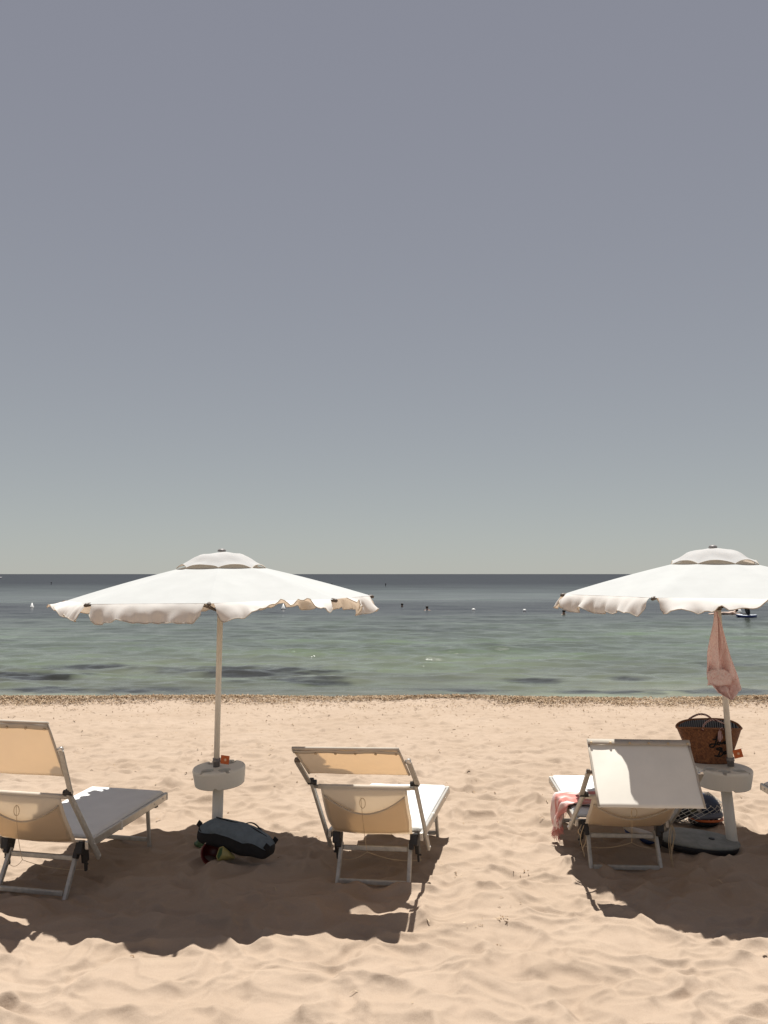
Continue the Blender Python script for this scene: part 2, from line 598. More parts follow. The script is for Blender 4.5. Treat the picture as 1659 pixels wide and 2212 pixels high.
# beds of loose weed lying in the shallows
weed = np.zeros_like(Xw)
rough = 0.55 * fbm(Xw * 0.9, Yw * 1.6, 4, 71) + 0.35 * fbm(Xw * 2.5, Yw * 4.0, 3, 72)
for (u, v, hw_, hv_) in [(40, 1462, 150, 9), (70, 1491, 190, 9), (330, 1490, 170, 8), (540, 1451, 215, 11), (640, 1472, 120, 6), (960, 1491, 150, 7),
                         (1300, 1493, 120, 8), (1600, 1437, 70, 5), (1360, 1467, 60, 5), (1570, 1494, 120, 6), (200, 1440, 120, 5), (1150, 1470, 70, 4)]:
    c_, l_ = at_z(u, v, SEA_Z), at_z(u - hw_, v, SEA_Z)
    n_, f_ = at_z(u, v + hv_, SEA_Z), at_z(u, v - hv_, SEA_Z)
    r_ = np.hypot((Xw - c_.x) / (c_.x - l_.x), (Yw - c_.y) / ((f_.y - n_.y) / 2))
    weed = np.maximum(weed, np.clip((1.15 - r_ + 1.3 * rough) * 1.3, 0, 1))
wa = sea.data.attributes.new('weed_bed', 'FLOAT', 'POINT')
wa.data.foreach_set('value', weed.ravel().astype(np.float32))
tag(sea, 'rippled grey green sea with dark sea grass patches', kind='structure')

# ------------------------------------------------------------------ dry weed along the water line and bits on the sand
def mat_weed():
    m, nt, n, l, b = new_mat("dry_weed")
    geo = n.new('ShaderNodeNewGeometry')
    rp = ramp(nt, geo.outputs['Random Per Island'], [(0.0, (0.10, 0.060, 0.034)), (0.22, (0.21, 0.135, 0.078)), (0.6, (0.35, 0.245, 0.150)), (1.0, (0.50, 0.40, 0.28))])
    l.new(rp.outputs['Color'], b.inputs['Base Color'])
    b.inputs['Roughness'].default_value = 0.9
    b.inputs['Specular IOR Level'].default_value = 0.2
    return m
WEED = mat_weed()

def strips(name, xs, ys_, length, width, lift):
    """narrow bent ribbons lying on the sand: two quads each, joined into one mesh"""
    n = len(xs)
    zs = sand_height(xs, ys_)
    ang = RNG.uniform(0, math.pi * 2, n)
    L = length * RNG.uniform(0.4, 1.3, n)
    W = width * RNG.uniform(0.5, 1.4, n)
    bend = RNG.normal(0, 0.6, n)
    lf = lift * RNG.random(n)
    ca, sa = np.cos(ang), np.sin(ang)
    P = np.zeros((n, 6, 3))
    for j, t in enumerate((-0.5, 0.0, 0.5)):
        cx = xs + ca * L * t - sa * bend * L * (t * t)
        cy = ys_ + sa * L * t + ca * bend * L * (t * t)
        cz = zs + 0.004 + lf + (0.35 * L * RNG.random(n) if j == 1 else 0.10 * L * RNG.normal(0, 1, n))
        P[:, 2 * j] = np.stack([cx - sa * W / 2, cy + ca * W / 2, cz], 1)
        P[:, 2 * j + 1] = np.stack([cx + sa * W / 2, cy - ca * W / 2, cz + W * RNG.normal(0, 0.4, n)], 1)
    co = P.reshape(-1, 3)
    o = np.arange(n)[:, None] * 6
    q = np.concatenate([o + np.array([[0, 1, 3, 2]]), o + np.array([[2, 3, 5, 4]])], 0)
    me = bpy.data.meshes.new(name)
    me.from_pydata(co.tolist(), [], q.tolist())
    me.materials.append(WEED)
    ob = bpy.data.objects.new(name, me)
    COL.objects.link(ob)
    return ob

n = 62000
wxs = RNG.uniform(-10.5, 10.5, n)
wd = np.abs(RNG.normal(0, 0.5, n)) + 0.08
keep = RNG.random(n) < np.clip(0.42 + 1.2 * fbm(wxs * 0.8, wd * 2.0, 3, 55), 0.06, 1)
wxs, wd = wxs[keep], wd[keep]
wys = shore_y(wxs) - wd
wrack = strips('dry_seaweed', wxs, wys, 0.075, 0.010, 0.035)
tag(wrack, 'band of dry brown seaweed washed up along the water line', 'seaweed', kind='stuff')

# clumps of weed and small bits further up the beach
bx, by = [], []
for (u, v, s, k) in [(1085, 1998, 14, 26), (1090, 2012, 20, 22), (990, 1905, 16, 26), (1135, 1897, 22, 20), (1010, 1780, 10, 8),
                     (905, 1650, 9, 14), (617, 1803, 10, 14), (670, 1808, 20, 22), (1030, 2020, 22, 20), (740, 1735, 14, 12),
                     (1100, 1960, 40, 14), (560, 1650, 30, 8), (1020, 1688, 10, 10), (1180, 1710, 16, 8), (1075, 2065, 18, 16), (640, 1604, 8, 8),
                     (545, 1655, 20, 10), (560, 1720, 30, 8), (585, 1770, 20, 8), (740, 1665, 20, 10), (1010, 1640, 30, 10)]:
    for _ in range(int(k * 0.3)):
        p = at_z(u + random.gauss(0, s * 0.6), v + random.gauss(0, s * 0.25), -0.01)
        bx.append(p.x); by.append(p.y)
clump = strips('seaweed_scraps', np.array(bx), np.array(by), 0.022, 0.005, 0.003)
tag(clump, 'scraps of brown seaweed lying in small clumps on the sand', 'seaweed', kind='stuff')
n = 9000
dy_ = 3.6 + 11.5 * RNG.random(n) ** 0.55
dx_ = RNG.uniform(-1, 1, n) * (dy_ * 0.5 + 1)
kp = RNG.random(n) < np.interp(dy_, [4, 7, 10, 13, 15], [0.03, 0.05, 0.08, 0.25, 0.9])
bits = strips('beach_litter_bits', dx_[kp], dy_[kp], 0.045, 0.007, 0.004)
tag(bits, 'tiny dry plant bits scattered over the sand', 'debris', kind='stuff')

# ------------------------------------------------------------------ shared materials
CANVAS = mat_cloth("white_canvas", (0.455, 0.465, 0.455), (0.60, 0.44, 0.30), 0.045)
VALANCE = mat_cloth("brightened_valance_canvas", (0.72, 0.71, 0.68), (0.80, 0.60, 0.42), 0.22)  # canvas copy made whiter and more see-through to brighten the shaded valance
VENT_CLOTH = mat_cloth("brightened_vent_canvas", (0.55, 0.56, 0.56), (0.85, 0.70, 0.55), 0.30)  # paler canvas copy that passes extra light, brightening the shade under the vent
SLING = mat_cloth("lounger_sling", (0.76, 0.72, 0.64), (0.94, 0.81, 0.65), 0.42, 700.0, 0.003)
SHADE_CLOTH = mat_cloth("sunshade_cloth", (0.88, 0.85, 0.77), (0.88, 0.69, 0.48), 0.42, 700.0, 0.002)
BRIGHT_SHADE = mat_cloth("brightened_sunshade_cloth", (0.86, 0.82, 0.73), (0.80, 0.58, 0.36), 0.06, 700.0, 0.002)  # same sunshade cloth made less see-through, so its shaded face comes out brighter
HEM = mat_cloth("doubled_hem", (0.55, 0.51, 0.44), (0.80, 0.54, 0.30), 0.22, 700.0, 0.001)
SEAT = mat_cloth("seat_canvas", (0.78, 0.79, 0.78), (0.66, 0.50, 0.36), 0.10)
POCKET = mat_cloth("pocket_cloth", (0.60, 0.55, 0.47), (0.97, 0.87, 0.74), 0.66, 700.0, 0.003)
ALU = mat_plain("brushed_aluminium", (0.56, 0.53, 0.48), 0.42, 0.75, 0.10, 40)
ALU_OLD = mat_plain("weathered_aluminium", (0.46, 0.44, 0.40), 0.55, 0.55, 0.15, 30)
BLACK = mat_plain("black_plastic", (0.018, 0.016, 0.015), 0.55, 0, 0.3, 40)
STEEL = mat_plain("bolt_steel", (0.6, 0.58, 0.55), 0.3, 0.9, 0.1, 60)
POLE = mat_plain("cream_painted_pole", (0.74, 0.68, 0.58), 0.5, 0, 0.06, 18)
BROWN = mat_plain("brown_plastic", (0.10, 0.075, 0.055), 0.5, 0, 0.2, 40)
GREYPL = mat_plain("grey_plastic", (0.17, 0.155, 0.15), 0.5, 0, 0.15, 40)
STONE = mat_plain("speckled_grey_plastic", (0.66, 0.635, 0.565), 0.6, 0, 0.04, 220)
CORD = mat_plain("straw_cord", (0.50, 0.38, 0.24), 0.8, 0, 0.15, 90)
WHITE_TAPE = mat_plain("white_webbing", (0.68, 0.66, 0.60), 0.8, 0, 0.08, 90)

# ------------------------------------------------------------------ sun loungers
LW, LWL, LZH, LL, LZF, LLB, LLE, LYL, LLA, LHP, LWP, LLF = 0.301, 0.225, 0.269, 1.03, 0.308, 0.468, 0.134, 0.131, 0.289, 0.391, 0.317, 0.093

def lounger(label, tx, ty, tz, yaw, b, g, d, roll, cords='y', shade_seed=0, hp=LHP, shade_mat=None):
    # the rear crossbar rests on the sand instead of sinking into it
    bar = [(tx + math.cos(yaw) * q + math.sin(yaw) * LYL, ty + math.sin(yaw) * q - math.cos(yaw) * LYL) for q in (-0.2, -0.1, 0, 0.1, 0.2)]
    tz = max(tz, float(np.mean([hz(*q) for q in bar])) + 0.004)
    root = thing('sun_lounger', (tx, ty, tz), label, 'sun lounger', 'sun loungers on the sand')
    root.rotation_euler = (0, roll, yaw)
    rnd = random.Random(shade_seed)
    w = LW
    # seat rails, a foot bar and the stretched seat
    for e in (-1, 1):
        mb = MB()
        mb.bar((e * w, -0.03, LZH - 0.004), (e * w, LL, LZF - 0.012), 0.024, 0.052, bev=0.006)
        rail = mb.build('side_rail', ALU, root)
        c = MB().bar((e * w, LL + 0.001, LZF - 0.012), (e * w, LL + 0.018, LZF - 0.011), 0.027, 0.056, bev=0.007)
        c.build('end_cap', WHITE_TAPE, rail)
        s = MB()
        yy = 0.38
        zz = lerp(LZH, LZF, yy / LL) - 0.008
        s.box((e * w, yy, zz), (0.032, 0.022, 0.062), None, 0.004)
        s.build('strap', WHITE_TAPE, rail)
        for yb in (LL - 0.06, LL - 0.19):
            s = MB()
            s.lathe([(0.0, 0.0), (0.006, 0.0), (0.005, 0.004), (0.0, 0.005)], 8,
                    Matrix.Translation((e * (w + 0.0115), yb, lerp(LZH, LZF, yb / LL) - 0.010)) @ Matrix.Rotation(e * R(90), 4, 'Y'))
            s.build('rivet', STEEL, rail)
    MB().tube([(-w, LL - 0.01, LZF - 0.012), (w, LL - 0.01, LZF - 0.012)], 0.012).build('foot_bar', ALU, root)
    def seat_fn(u, v):
        x = lerp(-w + 0.004, w - 0.004, u)
        yv = lerp(0.035, LL + 0.004, v)
        edge = min(u, 1 - u)
        z = lerp(LZH, LZF, yv / LL) + 0.036 - 0.016 * math.sin(math.pi * u) * math.sin(math.pi * min(1, v * 1.05)) ** 0.6
        z -= 0.012 * max(0, 1 - edge / 0.03) ** 2
        if v > 0.965: z -= 0.022 * ((v - 0.965) / 0.035) ** 2
        z += 0.003 * mnoise.noise(Vector((x * 6, yv * 3, shade_seed)))
        return (x, yv, z)
    MB().slab(seat_fn, 26, 40, 0.022).build('seat', SEAT, root)
    # backrest
    cb, sb = math.cos(b), math.sin(b)
    hin = Vector((0, 0, LZH))
    up = Vector((0, -cb, sb))
    back_n = Vector((0, -sb, -cb))                    # out of the rear face of the backrest
    for e in (-1, 1):
        x = e * (w + 0.026)
        mb = MB()
        a_, b_ = hin - up * LLE, hin + up * LLB
        mb.bar((x, a_.y, a_.z), (x, b_.y, b_.z), 0.020, 0.036, up=back_n, bev=0.007)
        tubeo = mb.build('backrest_rail', ALU_OLD, root)
        for t in (-LLE + 0.02, -0.0, LLB - 0.02):
            p = hin + up * t
            r_ = MB().lathe([(0.0, 0.0), (0.008, 0.0), (0.006, 0.005), (0, 0.006)], 8,
                            Matrix.Translation((x + e * 0.0095, p.y, p.z)) @ Matrix.Rotation(e * R(90), 4, 'Y'))
            r_.build('bolt', STEEL, tubeo)
        p = hin + up * (LLB + 0.002)
        k = MB().tube([(x - e * 0.03, p.y, p.z), (x + e * 0.022, p.y, p.z)], 0.016, 12)
        k.box((x, p.y - 0.002, p.z + 0.008), (0.028, 0.03, 0.036), None, 0.006)
        k.build('shade_joint', BLACK, root)
    tb = hin + up * (LLB - 0.035)
    MB().tube([(-w - 0.02, tb.y, tb.z), (w + 0.02, tb.y, tb.z)], 0.012).build('top_bar', ALU, root)
    def back_fn(u, v):
        x = lerp(-w + 0.030, w - 0.030, u) * (1 - 0.10 * max(0, v - 0.55) / 0.45 * 1.0)
        t = lerp(LLB - 0.030, 0.0, v)
        p = hin + up * t
        bulge = 0.055 * math.sin(math.pi * min(1, v * 0.93)) ** 0.8 * (0.6 + 0.4 * math.sin(math.pi * u))
        p = p + back_n * (0.016 + bulge)
        if v > 0.86:
            p = p + Vector((0, 0.07 * ((v - 0.86) / 0.14) ** 1.5, 0.012 * ((v - 0.86) / 0.14)))
        p.z += 0.003 * mnoise.noise(Vector((x * 9, v * 5, shade_seed + 3)))
        return (x, p.y, p.z)
    back = MB().slab(back_fn, 24, 26, -0.006).build('backrest_sling', SLING, root)
    # rolled hem round the top bar
    MB().tube([(lerp(-w + 0.012, w - 0.012, i / 12), tb.y, tb.z) for i in range(13)], 0.0150, 12, flat=1.0).build('top_hem', SLING, root)
    # pocket sewn on the rear face, its mouth sagging open
    def pocket_fn(u, v):
        sag = 0.30 * (1 - abs(2 * u - 1) ** 1.8)
        vv = lerp(0.09 + sag * 0.75, 0.80, v)
        q = Vector(back_fn(lerp(0.03, 0.97, u), vv))
        op = (1 - v) ** 2 * 0.020 * math.sin(math.pi * u)
        return q + back_n * (0.008 + op)
    pk = MB().slab(pocket_fn, 22, 10, -0.003).build('pocket', POCKET, back)
    MB().tube([Vector(pocket_fn(i / 20, 0.0)) + back_n * 0.004 for i in range(21)], 0.007, 6, flat=0.5).build('pocket_hem', HEM, pk)
    # drawstring hanging in an inverted Y behind the backrest
    if cords:
        c0 = Vector(back_fn(0.47, 0.10)) + back_n * 0.012
        c1 = Vector((c0.x + 0.012, c0.y + 0.06, 0.22))
        c2l, c2r = Vector((-w + 0.05, 0.02, 0.10)), Vector((w - 0.02, 0.05, 0.10))
        mid1, mid2 = Vector((c1.x * 0.5 + c2l.x * 0.5, (c1.y + c2l.y) / 2, 0.115)), Vector((c1.x * 0.5 + c2r.x * 0.5, (c1.y + c2r.y) / 2, 0.115))
        def qb(p0, p1, p2, k=12):
            return [p0 * (1 - t) ** 2 + p1 * 2 * t * (1 - t) + p2 * t * t for t in [i / k for i in range(k + 1)]]
        dm = MB().tube(qb(c0, (c0 + c1) / 2 + back_n * 0.03, c1), 0.0016, 5)
        dm.tube(qb(c1, mid1, c2l), 0.0016, 5).tube(qb(c1, mid2, c2r), 0.0016, 5)
        lp = [c0 + Vector((0.012 + 0.018 * math.cos(t), -0.012, -0.03 + 0.03 * math.sin(t))) for t in [i / 12 * 2 * math.pi for i in range(12)]]
        dm.tube(lp, 0.0022, 5, closed=True)
        dm.build('drawstring', CORD, root)
    # hinge blocks with the folding latch below
    for e in (-1, 1):
        x = e * (LWL + 0.028)
        mb = MB().box((x, 0.0, LZH - 0.030), (0.050, 0.085, 0.075), Matrix.Rotation(R(-18), 3, 'X'), 0.008)
        mb.box((x + e * 0.012, 0.022, LZH - 0.085), (0.028, 0.052, 0.070), Matrix.Rotation(R(10), 3, 'X'), 0.006)
        mb.box((x - e * 0.016, -0.028, LZH - 0.055), (0.030, 0.040, 0.058), Matrix.Rotation(R(-25), 3, 'X'), 0.006)
        mb.box((x + e * 0.014, 0.030, LZH - 0.135), (0.014, 0.024, 0.080), Matrix.Rotation(R(6), 3, 'X'), 0.004)
        mb.tube([(x + e * 0.01, 0.02, LZH - 0.128), (x + e * 0.035, 0.02, LZH - 0.128)], 0.006, 8)
        mb.build('hinge_block', BLACK, root)
    # rear folding leg frame and front leg frame
    for e in (-1, 1):
        x = e * LWL
        MB().bar((x, -0.006, LZH - 0.055), (x + e * 0.004, -LYL - 0.012, -0.045), 0.024, 0.030, up=(0, 1, 0), bev=0.006).build('rear_leg', ALU_OLD, root)
        MB().bar((x, LL - LLF - 0.035, LZF - 0.03), (x + e * 0.004, LL - LLF + 0.006, -0.05), 0.022, 0.028, up=(0, 1, 0), bev=0.006).build('front_leg', ALU_OLD, root)
        MB().box((e * (LWL + 0.035), LL - LLF - 0.038, LZF - 0.045), (0.09, 0.035, 0.026), None, 0.006).build('leg_bracket', BLACK, root)
    MB().bar((-LWL + 0.013, -0.02, LZH - 0.085), (LWL - 0.013, -0.02, LZH - 0.085), 0.022, 0.030, bev=0.006).build('rear_upper_crossbar', ALU_OLD, root)
    MB().bar((-LWL + 0.010, -LYL, 0.012), (LWL - 0.010, -LYL, 0.012), 0.022, 0.030, bev=0.006).build('rear_lower_crossbar', ALU_OLD, root)
    MB().bar((-LWL + 0.010, LL - LLF, 0.012), (LWL - 0.010, LL - LLF, 0.012), 0.022, 0.028, bev=0.006).build('front_crossbar', ALU_OLD, root)
    # shade arms and the tilting sunshade
    tp = hin + up * LLB
    ar = tp + Vector((0, -math.cos(g), math.sin(g))) * LLA
    for e in (-1, 1):
        x0, x1 = e * (w + 0.040), e * (LWP + 0.024)
        MB().bar((x0, tp.y, tp.z - 0.004), (x1, ar.y, ar.z), 0.014, 0.030, up=(1, 0, 0.01), bev=0.004).build('shade_arm', ALU_OLD, root)
        k = MB().tube([(x1 - e * 0.022, ar.y, ar.z + 0.004), (x1 + e * 0.012, ar.y, ar.z + 0.004)], 0.011, 10)
        k.box((x1, ar.y, ar.z + 0.010), (0.020, 0.024, 0.024), None, 0.005)
        k.build('arm_clamp', STEEL if e > 0 else BROWN, root)
    pu = Vector((0, -math.cos(d), math.sin(d)))
    pn = Vector((0, math.sin(d), math.cos(d)))
    def sh(u, v):
        x = lerp(-LWP, LWP, u)
        t = lerp(-hp / 2, hp / 2, v)
        wv = 0.006 * mnoise.noise(Vector((u * 3, v * 2.5, shade_seed * 3.1))) - 0.010 * math.sin(math.pi * u) * math.sin(math.pi * v)
        p = ar + pu * t + pn * wv
        return (x, p.y, p.z)
    shade = MB().slab(sh, 28, 18, 0.003).build('sunshade', shade_mat or SHADE_CLOTH, root)
    ed = MB().tube([ar + pu * (hp / 2) + Vector((lerp(-LWP, LWP, i / 10), 0, 0)) for i in range(11)], 0.010, 8)
    ed.build('upper_rod', HEM, shade)
    def flap(u, v):
        x = lerp(-LWP, LWP, u)
        p = ar + pu * (hp / 2 - 0.036 * v) - pn * (0.014 + 0.003 * math.sin(u * 15))
        return (x, p.y, p.z)
    MB().slab(flap, 24, 3, -0.003).build('folded_hem', HEM, shade)
    for e in (-1, 1):
        MB().tube([ar + pu * (hp / 2 * t) + Vector((e * (LWP - 0.006), 0, 0)) for t in (-0.98, -0.5, 0, 0.5, 0.98)], 0.0075, 8).build('side_rod', HEM, shade)
    for i in range(6):
        q = ar + pu * (hp / 2 - 0.026) - pn * 0.019 + Vector((lerp(-LWP + 0.02, LWP - 0.02, i / 5), 0, 0))
        sn = MB().lathe([(0.0, 0.0), (0.008, 0.0), (0.007, 0.004), (0, 0.006)], 10,
                        Matrix.Translation(q) @ (-pn).to_track_quat('Z', 'Y').to_matrix().to_4x4())
        sn.build('snap_button', CORD, shade)
    return root

L_MID = lounger('white sling lounger with its sunshade tipped well back, second from the basket', -0.043, 5.599, 0.007, -0.231, 0.941, 0.656, 0.626, -0.037, shade_seed=1, hp=0.350)
L_LEFT = lounger('white sling lounger with its sunshade raised steeply beside the grey duffel bag', -2.10, 5.431, 0.038, -0.205, 0.924, 1.164, 1.048, 0.004, shade_seed=2)
L_RIGHT = lounger('white sling lounger with pink towel and sunshade hanging down over its backrest', 1.596, 5.911, -0.003, -0.028, 0.616, 0.70, 2.30, 0.008, cords='y', shade_seed=3, hp=0.445, shade_mat=BRIGHT_SHADE)
L_FAR = lounger('white lounger on the far side of the basket table, only its foot end showing', 3.25, 5.74, -0.02, 0.02, 0.70, 0.9, 1.0, 0.0, cords='', shade_seed=4)

# loose cords and a bunch of cloth tied under the basket-side lounger
def in_lounger(root, p):
    m = Matrix.Translation(root.location) @ root.rotation_euler.to_matrix().to_4x4()
    return m @ Vector(p)

mb = MB()
for (x, y, l, s) in [(LW + 0.02, -0.02, 0.30, 1), (LW + 0.035, -0.015, 0.24, 2), (LW + 0.03, -0.03, 0.34, 3), (LW + 0.045, 0.0, 0.18, 4),
                     (-LW + 0.03, -0.06, 0.20, 5), (-LW + 0.045, -0.04, 0.17, 6), (-LW + 0.015, -0.05, 0.08, 7)]:
    z0 = 0.26
    mb.tube([(x + 0.012 * math.sin(s * 3 + t * 5), y + 0.010 * math.cos(s * 2 + t * 6), z0 - l * t) for t in [i / 8 for i in range(9)]], 0.0028, 5)
mb.build('tie_cord', CORD, L_RIGHT)

# ------------------------------------------------------------------ parasols and their tables
def parasol(label, cx, cy, top, base, zt, rad, phi0, alpha, seed, ztilt=0.0):
    """cx, cy: canopy centre; top: peak height; base: point where the pole enters the table"""
    root = thing('beach_parasol', base, label, 'parasol', 'white beach parasols')
    o = Vector(base)
    C = Vector((cx, cy, 0)) - Vector((o.x, o.y, 0))
    zz = lambda z: z - o.z
    zv = top - 0.115                                  # height of the vent ring
    def rib(k, r):
        a = R(phi0 + 45 * k)
        t = max(0.0, (r - 0.29) / (rad - 0.29))
        z = zv - (zv - zt) * (0.86 * t + 0.14 * t * t)
        x = r * math.sin(a)
        return C + Vector((x, -r * math.cos(a), zz(z) + ztilt * x))
    # canopy
    def can(u, v):
        kk = u * 8
        k = min(int(kk), 7)
        s = kk - k
        r = lerp(0.10, rad, v) if v > 0 else 0.10
        rr = r
        p = rib(k, rr) * (1 - s) + rib(k + 1, rr) * s
        cen = C + Vector((0, 0, p.z))
        hollow = math.sin(math.pi * s)
        p = cen + (p - cen) * (1 - 0.020 * hollow * v)
        p.z -= 0.012 * hollow * v * (1 - v) * 4 * 0.5
        if r < 0.29: p.z += (0.29 - r) * 0.25
        return p
    canopy = MB()
    canopy.grid(can, 97, 26)
    cobj = canopy.build('canopy', CANVAS, root)
    # valance: eight free flaps, each blown its own way
    for k in range(8):
        al = alpha.get(k, [(0, 6), (0.5, 14), (1, 8)])
        xs, ya = [q[0] for q in al], [q[1] for q in al]
        amid = R(phi0 + 45 * (k + 0.5))
        outd = Vector((math.sin(amid), -math.cos(amid), 0))
        def val(u, v, k=k, xs=xs, ya=ya, outd=outd):
            s = lerp(0.035, 0.965, u)
            e = can((k + s) / 8.0 if k + s < 8 else 0.99999, 1.0)
            edge = min(u, 1 - u)
            full = 0.128 * (1.0 - 0.45 * max(0, 1 - edge / 0.06) ** 2)
            full *= 1 + 0.06 * mnoise.noise(Vector((u * 5, k, seed)))
            an = R(interp(u, xs, ya)) + R(34) * mnoise.noise(Vector((u * 5.0, k * 3.1 + seed, 1.0))) * v + R(26) * mnoise.noise(Vector((u * 13.0, k * 5.1 + seed, 4.0))) * v
            dd = full * v
            # the cloth leaves the edge on the slope of the roof and only then hangs
            q1 = R(46) * max(0.0, math.cos(an))
            k_ = max(1, int(v * 8 + 0.5))
            so = sum(math.sin(an + q1 * (1 - (i + 0.5) / k_ * v) ** 1.6) for i in range(k_)) / k_
            co_ = sum(math.cos(an + q1 * (1 - (i + 0.5) / k_ * v) ** 1.6) for i in range(k_)) / k_
            wob = 0.022 * v * mnoise.noise(Vector((u * 16.0, k * 7.7 + seed, v * 1.5)))
            tang = Vector((outd.y, -outd.x, 0))
            return e + outd * (so * dd + wob - 0.004 * (1 - v)) + Vector((0, 0, -co_ * dd + 0.002 * (1 - v))) + tang * (0.02 * (u - 0.5) * v)
        fl = MB().grid(val, 44, 9).build('valance_flap', VALANCE, root)
        MB().tube([Vector(val(i / 40, 1.0)) for i in range(41)], 0.0032, 5).build('piping', HEM, fl)
    # vent cap: flat crown, scalloped edge standing clear of the canopy
    def vent(u, v):
        kk = u * 8
        k = min(int(kk), 7)
        s = kk - k
        hollow = math.sin(math.pi * s) ** 0.8
        r = 0.012 + (0.315 - 0.012) * v
        a0, a1 = R(phi0 + 45 * k), R(phi0 + 45 * (k + 1))
        d0, d1 = Vector((math.sin(a0), -math.cos(a0), 0)), Vector((math.sin(a1), -math.cos(a1), 0))
        p = d0 * (1 - s) + d1 * s
        zc = interp(v, [0, 0.42, 0.60, 0.80, 1.0], [top, top - 0.014, top - 0.040, top - 0.084, top - 0.117])
        zc += 0.024 * hollow * max(0, v - 0.45) / 0.55
        zc += 0.010 * mnoise.noise(Vector((p.x * 3 * v + seed, p.y * 3 * v, v * 2)))
        return C + p * r * (1 - 0.03 * hollow * v) + Vector((0, 0, zz(zc)))
    vo = MB().grid(vent, 97, 14).build('vent_cap', VENT_CLOTH, root)
    MB().tube([Vector(vent(i / 96, 1.0)) for i in range(96)], 0.0035, 5, closed=True).build('piping', HEM, vo)
    # ribs, struts, tip sleeves
    hubz = zz(zv - 0.02)
    pole_dir = (C + Vector((0, 0, zz(top)))).normalized()
    runner = pole_dir * (zz(zt - 0.10) / pole_dir.z)
    for k in range(8):
        a, b = rib(k, 0.05), rib(k, rad + 0.006)
        pts = [rib(k, r) - Vector((0, 0, 0.014)) for r in np.linspace(0.05, rad - 0.01, 8)]
        ro = MB().tube(pts, 0.0055, 6).build('rib', BROWN, root)
        mid = rib(k, rad * 0.52) - Vector((0, 0, 0.018))
        MB().tube([runner, mid], 0.0045, 6).build('strut', BROWN, ro)
        t = (b - a).normalized()
        MB().tube([b - t * 0.035 - Vector((0, 0, 0.008)), b - Vector((0, 0, 0.004)), b + t * 0.012 - Vector((0, 0, 0.006))], [0.012, 0.013, 0.008], 8).build('tip_sleeve', BROWN, ro)
    # pole, collars, finial
    P = lambda z: pole_dir * (zz(z) / pole_dir.z)
    MB().tube([P(o.z - 0.02), P(zt - 0.02)], 0.0205, 16).build('pole', POLE, root)
    MB().tube([P(zt - 0.105), P(zt - 0.03)], 0.0265, 16).build('runner', BROWN, root)
    MB().tube([P(zt - 0.03), P(top - 0.01)], 0.017, 12).build('inner_pole', BROWN, root)
    MB().tube([P(o.z + 0.0), P(o.z + 0.035), P(o.z + 0.036), P(o.z + 0.062)], [0.0235, 0.0235, 0.0275, 0.0275], 16).build('pole_collar', GREYPL, root)
    fm = Matrix.Translation(P(top + 0.002))
    MB().lathe([(0.03, 0.0), (0.031, 0.006), (0.026, 0.014), (0.014, 0.020), (0, 0.022)], 14, fm).build('finial', GREYPL, root)
    return root

def parasol_table(label, foot, topc, rad, hgt, tilt, seed, notch):
    root = thing('parasol_table', foot, label, 'table', 'round tables on the parasol posts')
    f = Vector(foot)
    t = Vector(topc) - f
    MB().tube([Vector((0, 0, -0.25)), t * ((t.z - hgt * 0.5) / t.z)], 0.038, 20).build('post', STONE, root)
    # drum with four cup hollows cut into its rim
    mb = MB()
    prof = [(0.0, -hgt), (rad * 0.90, -hgt), (rad * 0.935, -hgt + 0.006), (rad * 1.0, -0.020), (rad * 0.995, -0.008), (rad * 0.965, 0.0), (0.0, 0.0)]
    mb.lathe(prof, 64)
    body = mb.build('table_top', STONE, root)
    cutters = []
    for i, a in enumerate(notch):
        c = MB().lathe([(0.0, -0.07), (0.043, -0.07), (0.046, 0.05), (0.0, 0.05)], 24,
                       Matrix.Translation((math.sin(R(a)) * rad * 0.62, -math.cos(R(a)) * rad * 0.62, 0)))
        cutters.append(c.build('cutter', STONE, root))
        c = MB().box((math.sin(R(a)) * rad * 0.98, -math.cos(R(a)) * rad * 0.98, 0.0), (0.024, rad * 0.4, 0.022), Matrix.Rotation(R(a), 3, 'Z'), 0)
        cutters.append(c.build('cutter', STONE, root))
    kn = MB().tube([(0, -rad * 1.2, -hgt), (0, -rad * 0.3, -hgt)], 0.016, 12).build('cutter', STONE, root)
    cutters.append(kn)
    for co in cutters + [body]:
        bm = bmesh.new()
        bm.from_mesh(co.data)
        bmesh.ops.remove_doubles(bm, verts=bm.verts, dist=1e-5)
        bmesh.ops.recalc_face_normals(bm, faces=bm.faces)
        bm.to_mesh(co.data)
        bm.free()
    for co in cutters:
        md = body.modifiers.new('cut', 'BOOLEAN')
        md.operation = 'DIFFERENCE'
        md.object = co
        md.solver = 'EXACT'
    dg = bpy.context.evaluated_depsgraph_get()
    me = bpy.data.meshes.new_from_object(body.evaluated_get(dg))
    body.modifiers.clear()
    body.data = me
    for p in me.polygons:
        p.use_smooth = False
    for co in cutters:
        bpy.data.objects.remove(co, do_unlink=True)
    m2 = body.modifiers.new('bevel', 'BEVEL')
    m2.width = 0.004
    m2.segments = 2
    m2.limit_method = 'ANGLE'
    m2.angle_limit = R(35)
    body.location = t
    body.rotation_euler = tilt
    return root

